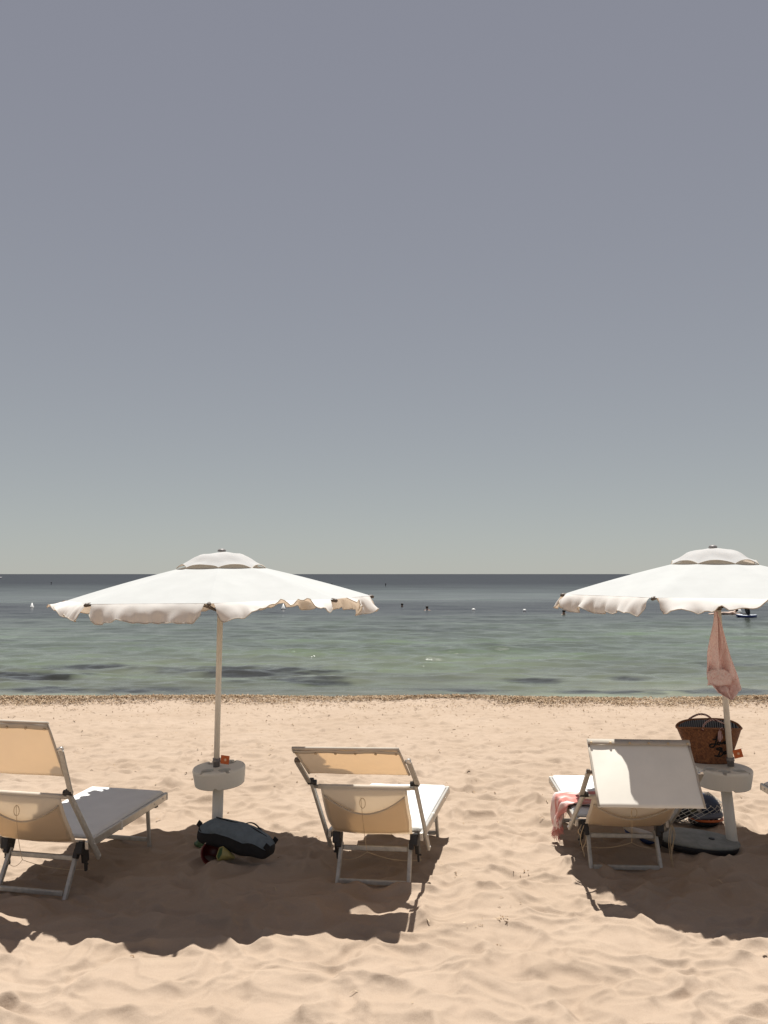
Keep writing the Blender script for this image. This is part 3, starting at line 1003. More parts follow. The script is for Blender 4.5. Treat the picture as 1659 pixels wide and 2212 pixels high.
# ribs are counted to the right from the one nearest the beach; both parasols stand in one row
PY = 6.24
PL = 6.15
LB = at_y(467.5, 1657, PL)
LTOP = at_y(479, 1192, PL)
parasol('white parasol whose valance is blown up on its right, over the duffel bag', LTOP.x, PL, LTOP.z, LB, 1.775, 1.08, 7,
        {0: [(0, 10), (0.12, 22), (0.3, 62), (0.5, 88), (0.75, 84), (0.92, 55), (1, 30)], 1: [(0, 100), (0.10, 88), (0.25, 40), (0.55, 10), (0.85, 0), (1, 4)],
         7: [(0, 4), (0.5, 16), (1, 4)], 6: [(0, 78), (0.4, 60), (0.75, 14), (1, 10)]}, 2, ztilt=0.015)
RB = at_y(1579, 1655, PY)
RTOP = at_y(1540, 1184, PY)
parasol('white parasol with the pink sarong hanging under it, beside the straw basket', RTOP.x, PY, RTOP.z, RB, 1.795, 1.125, 5.5,
        {7: [(0, 8), (0.1, 22), (0.3, 55), (0.48, 70), (0.58, 80), (0.72, 84), (0.78, 98), (1, 105)], 6: [(0, 40), (0.15, 4), (0.6, 14), (1, 6)], 0: [(0, 10), (0.5, 30), (1, 10)], 5: [(0, 10), (0.8, 12), (1, 20)]}, 5, ztilt=-0.01)

lt = at_y(473, 1655.5, PL)
lf = at_y(466.5, 1805, PL)
parasol_table('grey drum shaped table on the post above the duffel bag', (lf.x, PL, hz(lf.x, PL)), lt, 0.184, 0.122, (R(3), R(-3.0), 0), 1, (-32, 30, 150, -150))
rt = at_y(1562, 1657, PY)
rf = at_y(1590, 1835, PY)
parasol_table('grey drum shaped table on a thick post, carrying the straw basket', (rf.x, PY, hz(rf.x, PY)), rt, 0.200, 0.130, (R(2), R(1.5), 0), 2, (-62, -18, 40, 170))

# number tags hanging on the poles
TAG_ORANGE = mat_plain("orange_tag", (0.55, 0.12, 0.025), 0.6, 0, 0.08, 40)
TAG_PRINT = mat_plain("pale_print", (0.80, 0.55, 0.35), 0.6, 0, 0.05, 40)
def pole_tag(label, c, rz, h):
    root = thing('pole_tag', c, label, 'tag', 'orange tags on the parasol poles')
    root.rotation_euler = (0, rz, R(-6))
    MB().box((0.030, 0, 0.0), (0.062, 0.002, h), None, 0.0006).build('card', TAG_ORANGE, root)
    pr = MB()
    for i in range(8):
        a = i * math.pi / 4
        pr.box((0.033 + 0.006 * math.cos(a), -0.0022, 0.006 * math.sin(a)), (0.003, 0.001, 0.008), Matrix.Rotation(-a + R(90), 3, 'Y'), 0)
    pr.box((0.033, -0.0020, 0), (0.008, 0.001, 0.008), Matrix.Rotation(R(45), 3, 'Y'), 0)
    pr.build('printed_sun', TAG_PRINT, root)
pole_tag('orange tag with a pale sun mark on the pole above the duffel bag', tuple(at_y(477, 1640, PL - 0.018)), R(6), 0.060)
pole_tag('orange tag with a pale sun mark on the pole beside the basket', tuple(at_y(1585, 1630, PY - 0.018)), R(-14), 0.060)

# ------------------------------------------------------------------ straw basket on the right table
def mat_straw():
    m, nt, n, l, b = new_mat("woven_straw")
    uv = n.new('ShaderNodeUVMap')
    sp = n.new('ShaderNodeSeparateXYZ')
    l.new(uv.outputs['UV'], sp.inputs['Vector'])
    def mth(op, a, bb=None):
        q = n.new('ShaderNodeMath'); q.operation = op
        for i, v in enumerate((a, bb)):
            if v is None: continue
            if isinstance(v, (int, float)): q.inputs[i].default_value = v
            else: l.new(v, q.inputs[i])
        return q.outputs[0]
    band = mth('MULTIPLY', sp.outputs['Y'], 17.0)
    tri = mth('PINGPONG', band, 1.0)
    ph = mth('ADD', mth('MULTIPLY', sp.outputs['X'], 60.0), mth('MULTIPLY', tri, 2.0))
    strand = mth('FRACT', ph)
    hump = mth('SINE', mth('MULTIPLY', strand, math.pi))
    noi = add_noise(nt, 60.0, 4, 0.6)
    mixv = mth('ADD', mth('MULTIPLY', hump, 0.38), mth('MULTIPLY', noi.outputs['Fac'], 0.9))
    rp = ramp(nt, mixv, [(0.25, (0.022, 0.006, 0.003)), (0.6, (0.14, 0.046, 0.018)), (0.95, (0.38, 0.165, 0.062))])
    l.new(rp.outputs['Color'], b.inputs['Base Color'])
    b.inputs['Roughness'].default_value = 0.7
    bp = bump(nt, hump, 0.8, 0.004)
    l.new(bp.outputs['Normal'], b.inputs['Normal'])
    return m

def mat_stripes(name, c0, c1, scale, axis='X', rough=0.8):
    m, nt, n, l, b = new_mat(name)
    tc = n.new('ShaderNodeTexCoord')
    wv = n.new('ShaderNodeTexWave')
    wv.bands_direction = axis
    wv.inputs['Scale'].default_value = scale
    wv.inputs['Distortion'].default_value = 0.6
    l.new(tc.outputs['Object'], wv.inputs['Vector'])
    rp = ramp(nt, wv.outputs['Fac'], [(0.42, c0), (0.55, c1)])
    l.new(rp.outputs['Color'], b.inputs['Base Color'])
    b.inputs['Roughness'].default_value = rough
    return m

BZ = rt.z + 0.004
basket = thing('straw_basket', (2.385, PY + 0.125, BZ), 'brown woven straw beach basket with black script, standing on the table', 'basket')
STRAW = mat_straw()
BK_H = 0.262
def bk_half(t):
    return 0.128 + 0.107 * t ** 0.85, 0.052 + 0.052 * t
def bk_pt(a, t, off=0.0):
    hx, hy = bk_half(t)
    ca, sa = math.cos(a), math.sin(a)
    e = 2.6
    x = math.copysign(abs(ca) ** (2 / e), ca) * (hx + off)
    y_ = math.copysign(abs(sa) ** (2 / e), sa) * (hy + off)
    z = BK_H * t
    z += t * t * (-0.014 * abs(ca) ** 3 + 0.010 * math.sin(a * 2 + 0.4) * 0.5 + (0.034 * max(0, sa)))
    x += 0.006 * t * math.sin(a * 3)
    return Vector((x - 0.008 * t, y_, z))
nu_, nv_ = 72, 20
mb = MB().grid(lambda u, v: bk_pt(2 * math.pi * u, v), nu_, nv_)
wob_ = mb.build('wall', STRAW, basket)
uvl = wob_.data.uv_layers.new(name='UVMap')
for poly in wob_.data.polygons:
    for li, vi in zip(poly.loop_indices, poly.vertices):
        uvl.data[li].uv = ((vi % nu_) / (nu_ - 1), (vi // nu_) / (nv_ - 1))
sol = wob_.modifiers.new('thickness', 'SOLIDIFY'); sol.thickness = 0.006; sol.offset = -1
MB().lathe([(0.0, 0.003), (0.95, 0.003), (1.0, 0.008), (0.0, 0.009)], 40, None, 0.120, 0.048).build('bottom', STRAW, basket)
NAVY_STRIPE = mat_stripes("navy_white_wrap", (0.008, 0.010, 0.018), (0.22, 0.23, 0.24), 20)
brim = MB()
brim.tube([bk_pt(2 * math.pi * i / 72, 1.0, 0.001) + Vector((0, 0, 0.003)) for i in range(72)], 0.006, 8, closed=True, flat=1.2)
brim.build('rim', mat_plain('plaited_straw', (0.20, 0.085, 0.035), 0.75, 0, 0.4, 120), basket)
rim = MB()
rim.grid(lambda u, v: bk_pt(2 * math.pi * u, lerp(1.0, 0.72, v), -0.014), 73, 5)
rim.build('striped_lining', NAVY_STRIPE, basket)
ROPE = mat_stripes("red_white_rope", (0.085, 0.012, 0.016), (0.52, 0.38, 0.34), 26, 'DIAGONAL')
def arc_pts(p0, p1, top, lean, k=18):
    out = []
    for i in range(k + 1):
        t = i / k
        q = Vector(p0) * (1 - t) + Vector(p1) * t
        hgt_ = math.sin(math.pi * t) ** 0.7
        out.append(q + Vector((lean[0] * hgt_, lean[1] * hgt_, top * hgt_)))
    return out
MB().tube(arc_pts((-0.125, 0.10, BK_H + 0.022), (0.055, 0.10, BK_H + 0.022), 0.046, (0.018, 0.02)), 0.0075, 8).build('handle', ROPE, basket)
MB().tube(arc_pts((-0.095, -0.108, BK_H - 0.01), (0.115, -0.108, BK_H - 0.01), 0.062, (0.0, 0.07)), 0.0075, 8).build('handle', ROPE, basket)
GINGHAM = mat_stripes("red_white_ribbon", (0.13, 0.012, 0.018), (0.60, 0.46, 0.44), 34)
def rib_fn(u, v):
    wdt = interp(v, [0, 0.15, 0.55, 0.85, 1], [0.006, 0.012, 0.018, 0.012, 0.002])
    return (0.024 + wdt * (2 * u - 1) + 0.006 * v, -0.118 - 0.008 * math.sin(math.pi * v) - 0.003 * math.cos(u * 6) + 0.02 * v, BK_H - 0.006 - 0.088 * v)
rb = MB().slab(rib_fn, 9, 12, 0.0015)
rb.tube([(0.024, -0.112, BK_H - 0.004), (0.044, -0.115, BK_H + 0.010), (0.058, -0.118, BK_H - 0.012)], [0.004, 0.008, 0.003], 8, flat=0.5)
rb.build('ribbon', GINGHAM, basket)
# the black script embroidered on the front
strokes = [[(495, 255), (484, 330), (470, 420), (445, 515), (395, 570), (330, 565), (308, 520), (350, 484), (420, 492), (490, 505)],
           [(385, 357), (430, 362), (478, 345)],
           [(545, 425), (510, 450), (512, 492), (560, 496), (590, 455), (560, 424), (600, 436)],
           [(600, 436), (632, 482), (662, 432)],
           [(662, 462), (712, 448), (728, 424), (690, 428), (690, 474), (750, 476), (800, 440), (835, 425)],
           [(545, 600), (500, 608), (510, 640), (570, 640), (640, 600), (590, 580), (545, 600)],
           [(610, 600), (590, 690), (562, 780), (520, 815), (450, 805)],
           [(600, 690), (665, 690), (680, 740), (640, 800), (570, 825), (500, 812)],
           [(650, 690), (640, 650), (610, 615)],
           [(775, 690), (715, 705), (705, 755), (765, 752), (790, 695), (795, 745), (835, 725)],
           [(835, 725), (890, 620), (895, 530), (862, 540), (855, 660), (880, 725), (930, 715)]]
SCRIPT = mat_plain("black_yarn", (0.008, 0.008, 0.009), 0.9, 0, 0.2, 90)
sm = MB()
for st in strokes:
    pts = []
    for (zx, zy) in st:
        X, Zv = (zx - 440) * 0.00027, (1040 - zy) * 0.00027
        t = min(max(Zv / BK_H, 0.02), 0.98)
        hx, hy = bk_half(t)
        fy = hy * (max(0.0, 1 - abs((X + 0.008 * t) / hx) ** 2.6)) ** (1 / 2.6)
        pts.append(Vector((X, -fy - 0.003, Zv)))
    fine = []
    for i in range(len(pts) - 1):
        p0, p1, p2, p3 = pts[max(i - 1, 0)], pts[i], pts[i + 1], pts[min(i + 2, len(pts) - 1)]
        for j in range(4):
            t = j / 4
            fine.append(0.5 * ((2 * p1) + (p2 - p0) * t + (2 * p0 - 5 * p1 + 4 * p2 - p3) * t * t + (3 * p1 - p0 - 3 * p2 + p3) * t ** 3))
    fine.append(pts[-1])
    sm.tube(fine, 0.0058, 6, flat=0.8)
sm.build('script_lettering', SCRIPT, basket)

# ------------------------------------------------------------------ pink cloths
def mat_paisley():
    m, nt, n, l, b = new_mat("pink_paisley")
    tc = n.new('ShaderNodeTexCoord')
    vo = n.new('ShaderNodeTexVoronoi'); vo.inputs['Scale'].default_value = 17.0
    nz = add_noise(nt, 20.0, 3)
    mixv = n.new('ShaderNodeMix'); mixv.data_type = 'RGBA'; mixv.inputs['Factor'].default_value = 0.08
    l.new(tc.outputs['Object'], mixv.inputs['A']); l.new(nz.outputs['Color'], mixv.inputs['B'])
    l.new(mixv.outputs['Result'], vo.inputs['Vector'])
    sn = n.new('ShaderNodeMath'); sn.operation = 'MULTIPLY'; sn.inputs[1].default_value = 42.0
    l.new(vo.outputs['Distance'], sn.inputs[0])
    s2 = n.new('ShaderNodeMath'); s2.operation = 'SINE'
    l.new(sn.outputs[0], s2.inputs[0])
    s3 = n.new('ShaderNodeMath'); s3.operation = 'MULTIPLY_ADD'; s3.inputs[1].default_value = 0.5; s3.inputs[2].default_value = 0.5
    l.new(s2.outputs[0], s3.inputs[0])
    rp = ramp(nt, s3.outputs[0], [(0.0, (0.74, 0.44, 0.41)), (0.15, (0.93, 0.76, 0.73)), (0.8, (0.95, 0.81, 0.78))])
    n.remove(b)
    dif = n.new('ShaderNodeBsdfDiffuse'); trn = n.new('ShaderNodeBsdfTranslucent'); mx = n.new('ShaderNodeMixShader')
    mx.inputs['Fac'].default_value = 0.3
    l.new(rp.outputs['Color'], dif.inputs['Color']); l.new(rp.outputs['Color'], trn.inputs['Color'])
    l.new(dif.outputs[0], mx.inputs[1]); l.new(trn.outputs[0], mx.inputs[2])
    l.new(mx.outputs[0], n['Material Output'].inputs['Surface'])
    return m
PAISLEY = mat_paisley()
# sarong gathered at the top and tied to the parasol runner
PX = 6.14 / FPX
sar = thing('pink_sarong', (2.366, 6.14, 1.66), 'pink paisley sarong hanging gathered from the parasol, beside its pole', 'sarong')
def px_sar(u, v):
    return ((u - 1540.0) * PX, -(v - 1318.0) * PX)
LEFT = [(1316, 1535), (1336, 1533), (1370, 1526), (1400, 1520), (1425, 1517), (1442, 1512), (1452, 1511), (1466, 1522), (1480, 1532), (1497, 1562)]
RIGHT = [(1316, 1541), (1336, 1549), (1370, 1560), (1400, 1567), (1425, 1573), (1452, 1579), (1474, 1583), (1478, 1576), (1487, 1572), (1497, 1566)]
def sar_fn(u, v):
    py = lerp(1310, 1497, v)
    xl = interp(py, [q[0] for q in LEFT], [q[1] for q in LEFT])
    xr = interp(py, [q[0] for q in RIGHT], [q[1] for q in RIGHT])
    x, z = px_sar(lerp(xl, xr, u), py)
    amp = 0.008 + 0.034 * v ** 0.7 * (1 if v < 0.9 else (1 - v) * 10)
    yv = amp * math.sin(u * 13 + 1.2 * math.sin(v * 5)) + 0.4 * amp * math.sin(u * 27 + v * 4)
    yv += -0.045 * math.exp(-((v - 0.74) / 0.05) ** 2) * math.exp(-((u - 0.35) / 0.3) ** 2) + 0.055 * math.exp(-((v - 0.82) / 0.04) ** 2) * math.exp(-((u - 0.5) / 0.35) ** 2)
    return (x, yv - 0.02, z)
MB().slab(sar_fn, 60, 70, 0.0018).build('cloth', PAISLEY, sar)
def lip(u, v):     # the turned-up corner fold low on the left
    x, z = px_sar(lerp(1512, 1563, u), lerp(1440, 1466, v) - 10 * math.sin(math.pi * u) * (1 - v))
    return (x, -0.045 - 0.016 * math.sin(math.pi * v) + 0.012 * math.sin(u * 9), z)
MB().slab(lip, 24, 10, 0.002).build('folded_corner', PAISLEY, sar)
MB().tube([(-0.014, 0, 0.005), (-0.004, 0.0, 0.03), (0.01, 0.01, 0.09)], 0.005, 6).build('knot', PAISLEY, sar)

# towel thrown across the right lounger, hanging over its rail
TOWEL = mat_plain("pink_towel_cloth", (0.62, 0.24, 0.22), 0.95, 0, 0.35, 22, 0.1, 0.004)
def mat_towel():
    m, nt, n, l, b = new_mat("pink_highlit_towel")
    uv = n.new('ShaderNodeUVMap')
    wv = n.new('ShaderNodeTexWave'); wv.bands_direction = 'X'
    wv.inputs['Scale'].default_value = 1.1; wv.inputs['Distortion'].default_value = 9.0; wv.inputs['Detail Scale'].default_value = 2.0
    l.new(uv.outputs['UV'], wv.inputs['Vector'])
    nz = add_noise(nt, 30.0, 4)
    rp = ramp(nt, wv.outputs['Fac'], [(0.1, (0.56, 0.22, 0.19)), (0.5, (0.66, 0.38, 0.34)), (0.85, (0.74, 0.60, 0.57))])  # pale patches in the pink paint its highlights and fold shading
    l.new(rp.outputs['Color'], b.inputs['Base Color'])
    b.inputs['Roughness'].default_value = 0.95
    bp = bump(nt, nz.outputs['Fac'], 0.5, 0.006)
    l.new(bp.outputs['Normal'], b.inputs['Normal'])
    return m
TOWEL = mat_towel()
tw = thing('pink_towel', L_RIGHT.location, 'rumpled pink fringed towel hanging over the rail of the lounger', 'towel')
tw.rotation_euler = L_RIGHT.rotation_euler
def tow_fn(u, v, ex=0.0):
    # u across the hanging edge (from head end to foot end), v along the towel from the seat to its free end
    y0 = lerp(0.10, 0.50, u)
    fold = math.sin(u * 21 + 1.4 * math.sin(v * 4)) + 0.6 * math.sin(u * 37 + v * 5) + 0.8 * mnoise.noise(Vector((u * 5, v * 6, 2.0)))
    s = lerp(0.0, 0.56 + 0.05 * math.sin(u * 9) - 0.20 * max(0, 0.45 - u) / 0.45, v) + ex
    seat = 0.30
    edge = -LW - 0.022
    gather = lerp(1.0, 0.70, min(1, v * 1.2))
    yv = 0.34 + (y0 - 0.30) * gather + 0.012 * fold * v
    zt_ = LZH + 0.04 + 0.02
    if s < seat:
        return Vector((lerp(edge + seat, edge, s / seat), yv, zt_ + 0.012 * fold * (0.4 + 0.6 * s / seat) + 0.006))
    q = s - seat
    dx = 0.035 * (1 - math.exp(-q / 0.03))
    return Vector((edge - dx - 0.016 * fold - 0.04 * q, yv, zt_ - max(0, q - 0.02) + 0.008 * fold * math.exp(-q / 0.04)))
tb_ = MB().slab(tow_fn, 60, 46, 0.004)
twc = tb_.build('cloth', TOWEL, tw)
uvl = twc.data.uv_layers.new(name='UVMap')
N_ = 60 * 46
for poly in twc.data.polygons:
    for li, vi in zip(poly.loop_indices, poly.vertices):
        k = vi % N_
        uvl.data[li].uv = ((k % 60) / 59, (k // 60) / 45)
fr = MB()
for i in range(70):
    u = i / 69
    p = tow_fn(u, 1.0)
    fr.tube([p, p + Vector((random.gauss(0, 0.004), random.gauss(0, 0.004), -0.012)), p + Vector((random.gauss(0, 0.008), random.gauss(0, 0.008), -0.028 - 0.012 * random.random()))], [0.0025, 0.002, 0.001], 4)
fr.build('fringe', mat_plain("pink_fringe", (0.56, 0.22, 0.20), 0.95, 0, 0.2, 60), tw)
lab = MB().box(tuple(tow_fn(0.15, 1.0) + Vector((0, -0.01, -0.012))), (0.003, 0.020, 0.024), None, 0)
lab.build('care_label', WHITE_TAPE, tw)

# ------------------------------------------------------------------ duffel bag and sand toys by the left post
def superell(mat, a, b, c, e1, e2, nu, nv, fn=None):
    verts, faces = [], []
    sg = lambda w_, e: math.copysign(abs(w_) ** e, w_)
    for j in range(nv + 1):
        ph = -math.pi / 2 + math.pi * j / nv
        for i in range(nu):
            th = 2 * math.pi * i / nu
            p = Vector((a * sg(math.cos(ph), e1) * sg(math.cos(th), e2), b * sg(math.cos(ph), e1) * sg(math.sin(th), e2), c * sg(math.sin(ph), e1)))
            if fn: p = fn(p)
            verts.append(mat @ p)
    for j in range(nv):
        for i in range(nu):
            faces.append((j * nu + i, j * nu + (i + 1) % nu, (j + 1) * nu + (i + 1) % nu, (j + 1) * nu + i))
    return verts, faces

GREY_CLOTH = mat_plain("slate_grey_canvas", (0.130, 0.160, 0.180), 0.85, 0, 0.15, 26, 0.2, 0.003)
BLACK_CLOTH = mat_plain("black_nylon", (0.012, 0.012, 0.013), 0.7, 0, 0.3, 26, 0.3, 0.003)
p_l, p_r = at_y(452, 1790, 5.99), at_y(572, 1829, 5.83)
axis = (p_r - p_l).normalized()
yb_ = Vector((0, 0, 1)).cross(axis).normalized()
zb_ = axis.cross(yb_)
bagm = Matrix((axis, yb_, zb_)).transposed().to_4x4()
bag_c = (p_l + p_r) / 2
bag = thing('duffel_bag', (bag_c.x, bag_c.y, hz(bag_c.x, bag_c.y)), 'slumped duffel bag with grey top and black sides lying against the post', 'bag')
bm_ = Matrix.Translation((0, 0, bag_c.z - hz(bag_c.x, bag_c.y))) @ bagm
BA, BB, BC = 0.275, 0.105, 0.080
def bagdef(p):
    q = p.copy()
    s = q.x / BA
    q.z *= 1 - 0.22 * max(0, s) - 0.05 * s * s
    q.z += 0.016 * mnoise.noise(Vector((q.x * 7, q.y * 9, 4))) - 0.02 * s * s
    q.y *= 1 - 0.12 * s * s
    q.y += 0.014 * mnoise.noise(Vector((q.x * 8, q.z * 8, 9)))
    return q
v_, f_ = superell(bm_, BA, BB, BC, 0.55, 0.40, 48, 26, bagdef)
MB().add(v_, f_, True).build('body', BLACK_CLOTH, bag)
def bagtop(p):
    q = bagdef(p)
    edge = abs(p.y) / BB
    q.z += 0.004
    if p.z < BC * 0.45:
        q.z = bagdef(Vector((p.x, p.y, BC * 0.45))).z - 0.004 + 0.012 * math.sin(p.x * 42 + math.sin(p.x * 17) * 2)
    return q
v_, f_ = superell(bm_, BA * 0.985, BB * 1.04, BC * 1.04, 0.55, 0.40, 60, 30, bagtop)
MB().add(v_, f_, True).build('top_panel', GREY_CLOTH, bag)
MB().tube([bm_ @ Vector((x, 0.03 + 0.01 * math.sin(x * 20), BC * (1.06 - 0.22 * max(0, x / BA) - 0.28 * (x / BA) ** 2) + 0.001)) for x in np.linspace(-0.20, 0.21, 16)], 0.004, 6).build('zip', BLACK_CLOTH, bag)
MB().tube([bm_ @ Vector((x, BB * 0.8, BC * 0.7 + 0.036 * math.sin(math.pi * (x + 0.02) / 0.16))) for x in np.linspace(-0.02, 0.14, 12)], 0.010, 6, flat=0.35).build('handle', BLACK_CLOTH, bag)
for sx, sy in ((-0.98, -0.5), (0.93, 0.62), (0.98, -0.7)):
    t_ = MB().box(bm_ @ Vector((BA * sx, BB * sy, BC * 0.42)), (0.034, 0.010, 0.042), bagm.to_3x3() @ Matrix.Rotation(R(25), 3, 'Y'), 0.004)
    t_.build('corner_tab', BLACK_CLOTH, bag)

RED = mat_plain("red_plastic", (0.15, 0.022, 0.016), 0.35, 0, 0.12, 20)
CREAM = mat_plain("cream_plastic", (0.55, 0.47, 0.38), 0.4, 0, 0.1, 20)
YEL = mat_plain("yellow_plastic", (0.34, 0.29, 0.10), 0.4, 0, 0.12, 20)
GRN = mat_plain("green_plastic", (0.055, 0.11, 0.030), 0.4, 0, 0.15, 20)
bk_p = at_z(462, 1866, 0.0) - Vector((0, 0.03, 0))
bk_p.z = hz(bk_p.x, bk_p.y)
bucket = thing('toy_bucket', bk_p, 'small red toy bucket tipped on its side under the duffel bag', 'bucket')
bmx = Matrix.Translation((0, 0, 0.072)) @ Matrix.Rotation(R(18), 4, 'Z') @ Matrix.Rotation(R(78), 4, 'X')
MB().lathe([(0.0, -0.13), (0.052, -0.13), (0.056, -0.125), (0.078, 0.0), (0.074, 0.0), (0.052, -0.122), (0.0, -0.122)], 32, bmx).build('body', RED, bucket)
MB().tube([bmx @ Vector((0.079 * math.cos(a), 0.079 * math.sin(a), 0.0)) for a in np.linspace(0, 2 * math.pi, 33)[:-1]], 0.005, 6, closed=True).build('rim', RED, bucket)
MB().tube([bmx @ Vector((0.084 * math.cos(a), 0.084 * math.sin(a), 0.010 + 0.012 * math.sin((a + 0.5) / 3.0 * math.pi))) for a in np.linspace(-0.55, 2.3, 20)], 0.0065, 6, flat=0.5).build('handle', CREAM, bucket)
sc_p = at_z(486, 1873, 0.0) - Vector((0, 0.05, 0))
sc_p.z = hz(sc_p.x, sc_p.y)
scoop = thing('toy_cone', sc_p, 'yellow toy cone with green lining lying before the red bucket', 'toy')
cmx = Matrix.Translation((0.008, 0, 0.040)) @ Matrix.Rotation(R(-64), 4, 'Y') @ Matrix.Rotation(R(25), 4, 'X')
MB().lathe([(0.004, -0.075), (0.012, -0.070), (0.050, 0.040), (0.046, 0.040), (0.010, -0.062), (0.0, -0.062)], 5, cmx).build('cone', YEL, scoop)
MB().lathe([(0.0, -0.045), (0.014, -0.045), (0.044, 0.036), (0.040, 0.036), (0.0, -0.030)], 5, cmx).build('lining', GRN, scoop)
gr_p = at_z(437, 1822, 0.0)
gr_p.z = hz(gr_p.x, gr_p.y)
gtoy = thing('toy_sand_mould', gr_p, 'dull green plastic sand mould half under the end of the duffel bag', 'toy')
MB().lathe([(0.0, 0.0), (0.062, 0.0), (0.064, 0.006), (0.050, 0.012), (0.046, 0.060), (0.030, 0.068), (0.028, 0.095), (0.0, 0.10)], 12, Matrix.Rotation(R(16), 4, 'Y')).build('mould', GRN, gtoy)
MB().tube([(0.05 * math.cos(a), 0.05 * math.sin(a), 0.016) for a in np.linspace(0, 2 * math.pi, 13)[:-1]], 0.006, 6, closed=True).build('moulded_ring', GRN, gtoy)

# ------------------------------------------------------------------ bodyboard and net bag behind the right lounger
DECK = mat_plain("grey_foam_deck", (0.23, 0.235, 0.215), 0.8, 0, 0.18, 14, 0.2, 0.002)
RAIL = mat_plain("black_foam_rail", (0.012, 0.012, 0.014), 0.6, 0, 0.2, 20)
BLUE = mat_plain("blue_plastic", (0.030, 0.055, 0.16), 0.4, 0, 0.15, 20)
bc = at_z(1502, 1812, 0.07)
board = thing('bodyboard', (bc.x, bc.y, hz(bc.x, bc.y)), 'grey oval bodyboard with thick black edge lying beside the post', 'bodyboard')
board.rotation_euler = (R(3), R(4.5), R(-7))
def board_outline(a, k=1.0):
    return Vector((0.30 * k * math.copysign(abs(math.cos(a)) ** 0.9, math.cos(a)), 0.185 * k * math.copysign(abs(math.sin(a)) ** 0.95, math.sin(a)), 0))
def ring_stack(levels, seg=48):
    verts, faces = [], []
    for (k, z) in levels:
        for i in range(seg):
            verts.append(board_outline(2 * math.pi * i / seg, k) + Vector((0, 0, z)))
    for j in range(len(levels) - 1):
        for i in range(seg):
            faces.append((j * seg + i, j * seg + (i + 1) % seg, (j + 1) * seg + (i + 1) % seg, (j + 1) * seg + i))
    faces.append(tuple(range(seg))[::-1])
    faces.append(tuple((len(levels) - 1) * seg + i for i in range(seg)))
    return verts, faces
v_, f_ = ring_stack([(0.86, 0.0), (0.95, 0.012), (0.975, 0.040), (0.95, 0.062)])
MB().add(v_, f_, True).build('rail', RAIL, board)
v_, f_ = ring_stack([(0.985, 0.052), (1.0, 0.060), (0.985, 0.070), (0.90, 0.076), (0.5, 0.078)])
MB().add(v_, f_, True).build('deck', DECK, board)
MB().lathe([(0.0, 0.0775), (0.022, 0.0775), (0.020, 0.0835), (0.0, 0.0825)], 16, Matrix.Translation((0.10, -0.02, 0))).build('leash_plug', RAIL, board)
nc = at_z(1392, 1808, 0.03)  # blue and white nose of the board, built as a separate hull shape
nose = thing('board_nose', (nc.x, nc.y, hz(nc.x, nc.y)), 'blue and white pointed end of a board behind the legs of the lounger', 'toy')
nose.rotation_euler = (R(10), R(12), R(-28))
def hullm(k, z, seg=20):
    out = []
    for i in range(seg):
        a = 2 * math.pi * i / seg
        x = 0.16 * math.cos(a)
        y_ = 0.055 * math.sin(a) * (1 - 0.5 * abs(math.cos(a)) ** 3)
        out.append(Vector((x * k, y_ * k, z)))
    return out
def stack(levels):
    verts, faces = [], []
    seg = len(levels[0])
    for lv in levels: verts += lv
    for j in range(len(levels) - 1):
        for i in range(seg):
            faces.append((j * seg + i, j * seg + (i + 1) % seg, (j + 1) * seg + (i + 1) % seg, (j + 1) * seg + i))
    faces.append(tuple(range(seg))[::-1]); faces.append(tuple((len(levels) - 1) * seg + i for i in range(seg)))
    return verts, faces
v_, f_ = stack([hullm(0.7, 0.0), hullm(0.9, 0.02), hullm(1.0, 0.05)])
MB().add(v_, f_, True).build('hull', BLUE, nose)
v_, f_ = stack([hullm(1.03, 0.051), hullm(1.03, 0.060), hullm(0.9, 0.064)])
MB().add(v_, f_, True).build('deck', CREAM, nose)

nb = at_z(1506, 1786, 0.0)
net = thing('net_bag', (nb.x + 0.01, nb.y + 0.10, hz(nb.x, nb.y + 0.1)), 'white mesh net bag full of dark fins and masks on the sunlit sand', 'net bag')
NAVYR = mat_plain("navy_rubber", (0.030, 0.045, 0.085), 0.45, 0, 0.25, 14)
SLATE = mat_plain("slate_rubber", (0.12, 0.13, 0.16), 0.5, 0, 0.15, 14)
ORANGE = mat_plain("orange_plastic", (0.52, 0.11, 0.02), 0.4, 0, 0.12, 20)
OLIVE = mat_plain("olive_rubber", (0.09, 0.085, 0.035), 0.6, 0, 0.2, 20)
NETM = mat_plain("white_net_cord", (0.62, 0.60, 0.54), 0.8, 0, 0.08, 60)
def blob(mat4, a, b, c, e=1.0, sd=0, amp=0.06):
    def fn(p):
        return p * (1 + amp * mnoise.noise(p * 18 + Vector((sd, sd, 0))))
    return superell(mat4, a, b, c, e, e, 24, 14, fn)
T = Matrix.Translation
v_, f_ = blob(T((0.105, 0.0, 0.155)) @ Matrix.Rotation(R(28), 4, 'Y'), 0.105, 0.10, 0.080, 0.9, 1)
MB().add(v_, f_, True).build('swim_fin', NAVYR, net)
v_, f_ = blob(T((0.085, -0.02, 0.092)) @ Matrix.Rotation(R(-4), 4, 'Y'), 0.125, 0.11, 0.026, 0.6, 2, 0.03)
MB().add(v_, f_, True).build('swim_mask', SLATE, net)
MB().tube([(0.085 + 0.125 * math.cos(a), -0.02 + 0.11 * math.sin(a), 0.062) for a in np.linspace(0, 2 * math.pi, 25)[:-1]], 0.010, 8, closed=True).build('mask_rim', ORANGE, net)
v_, f_ = blob(T((0.075, -0.01, 0.035)), 0.115, 0.10, 0.035, 0.8, 3, 0.04)
MB().add(v_, f_, True).build('rubber_shoe', RAIL, net)
v_, f_ = blob(T((-0.12, 0.0, 0.105)) @ Matrix.Rotation(R(-15), 4, 'Y'), 0.10, 0.075, 0.060, 0.8, 4, 0.12)
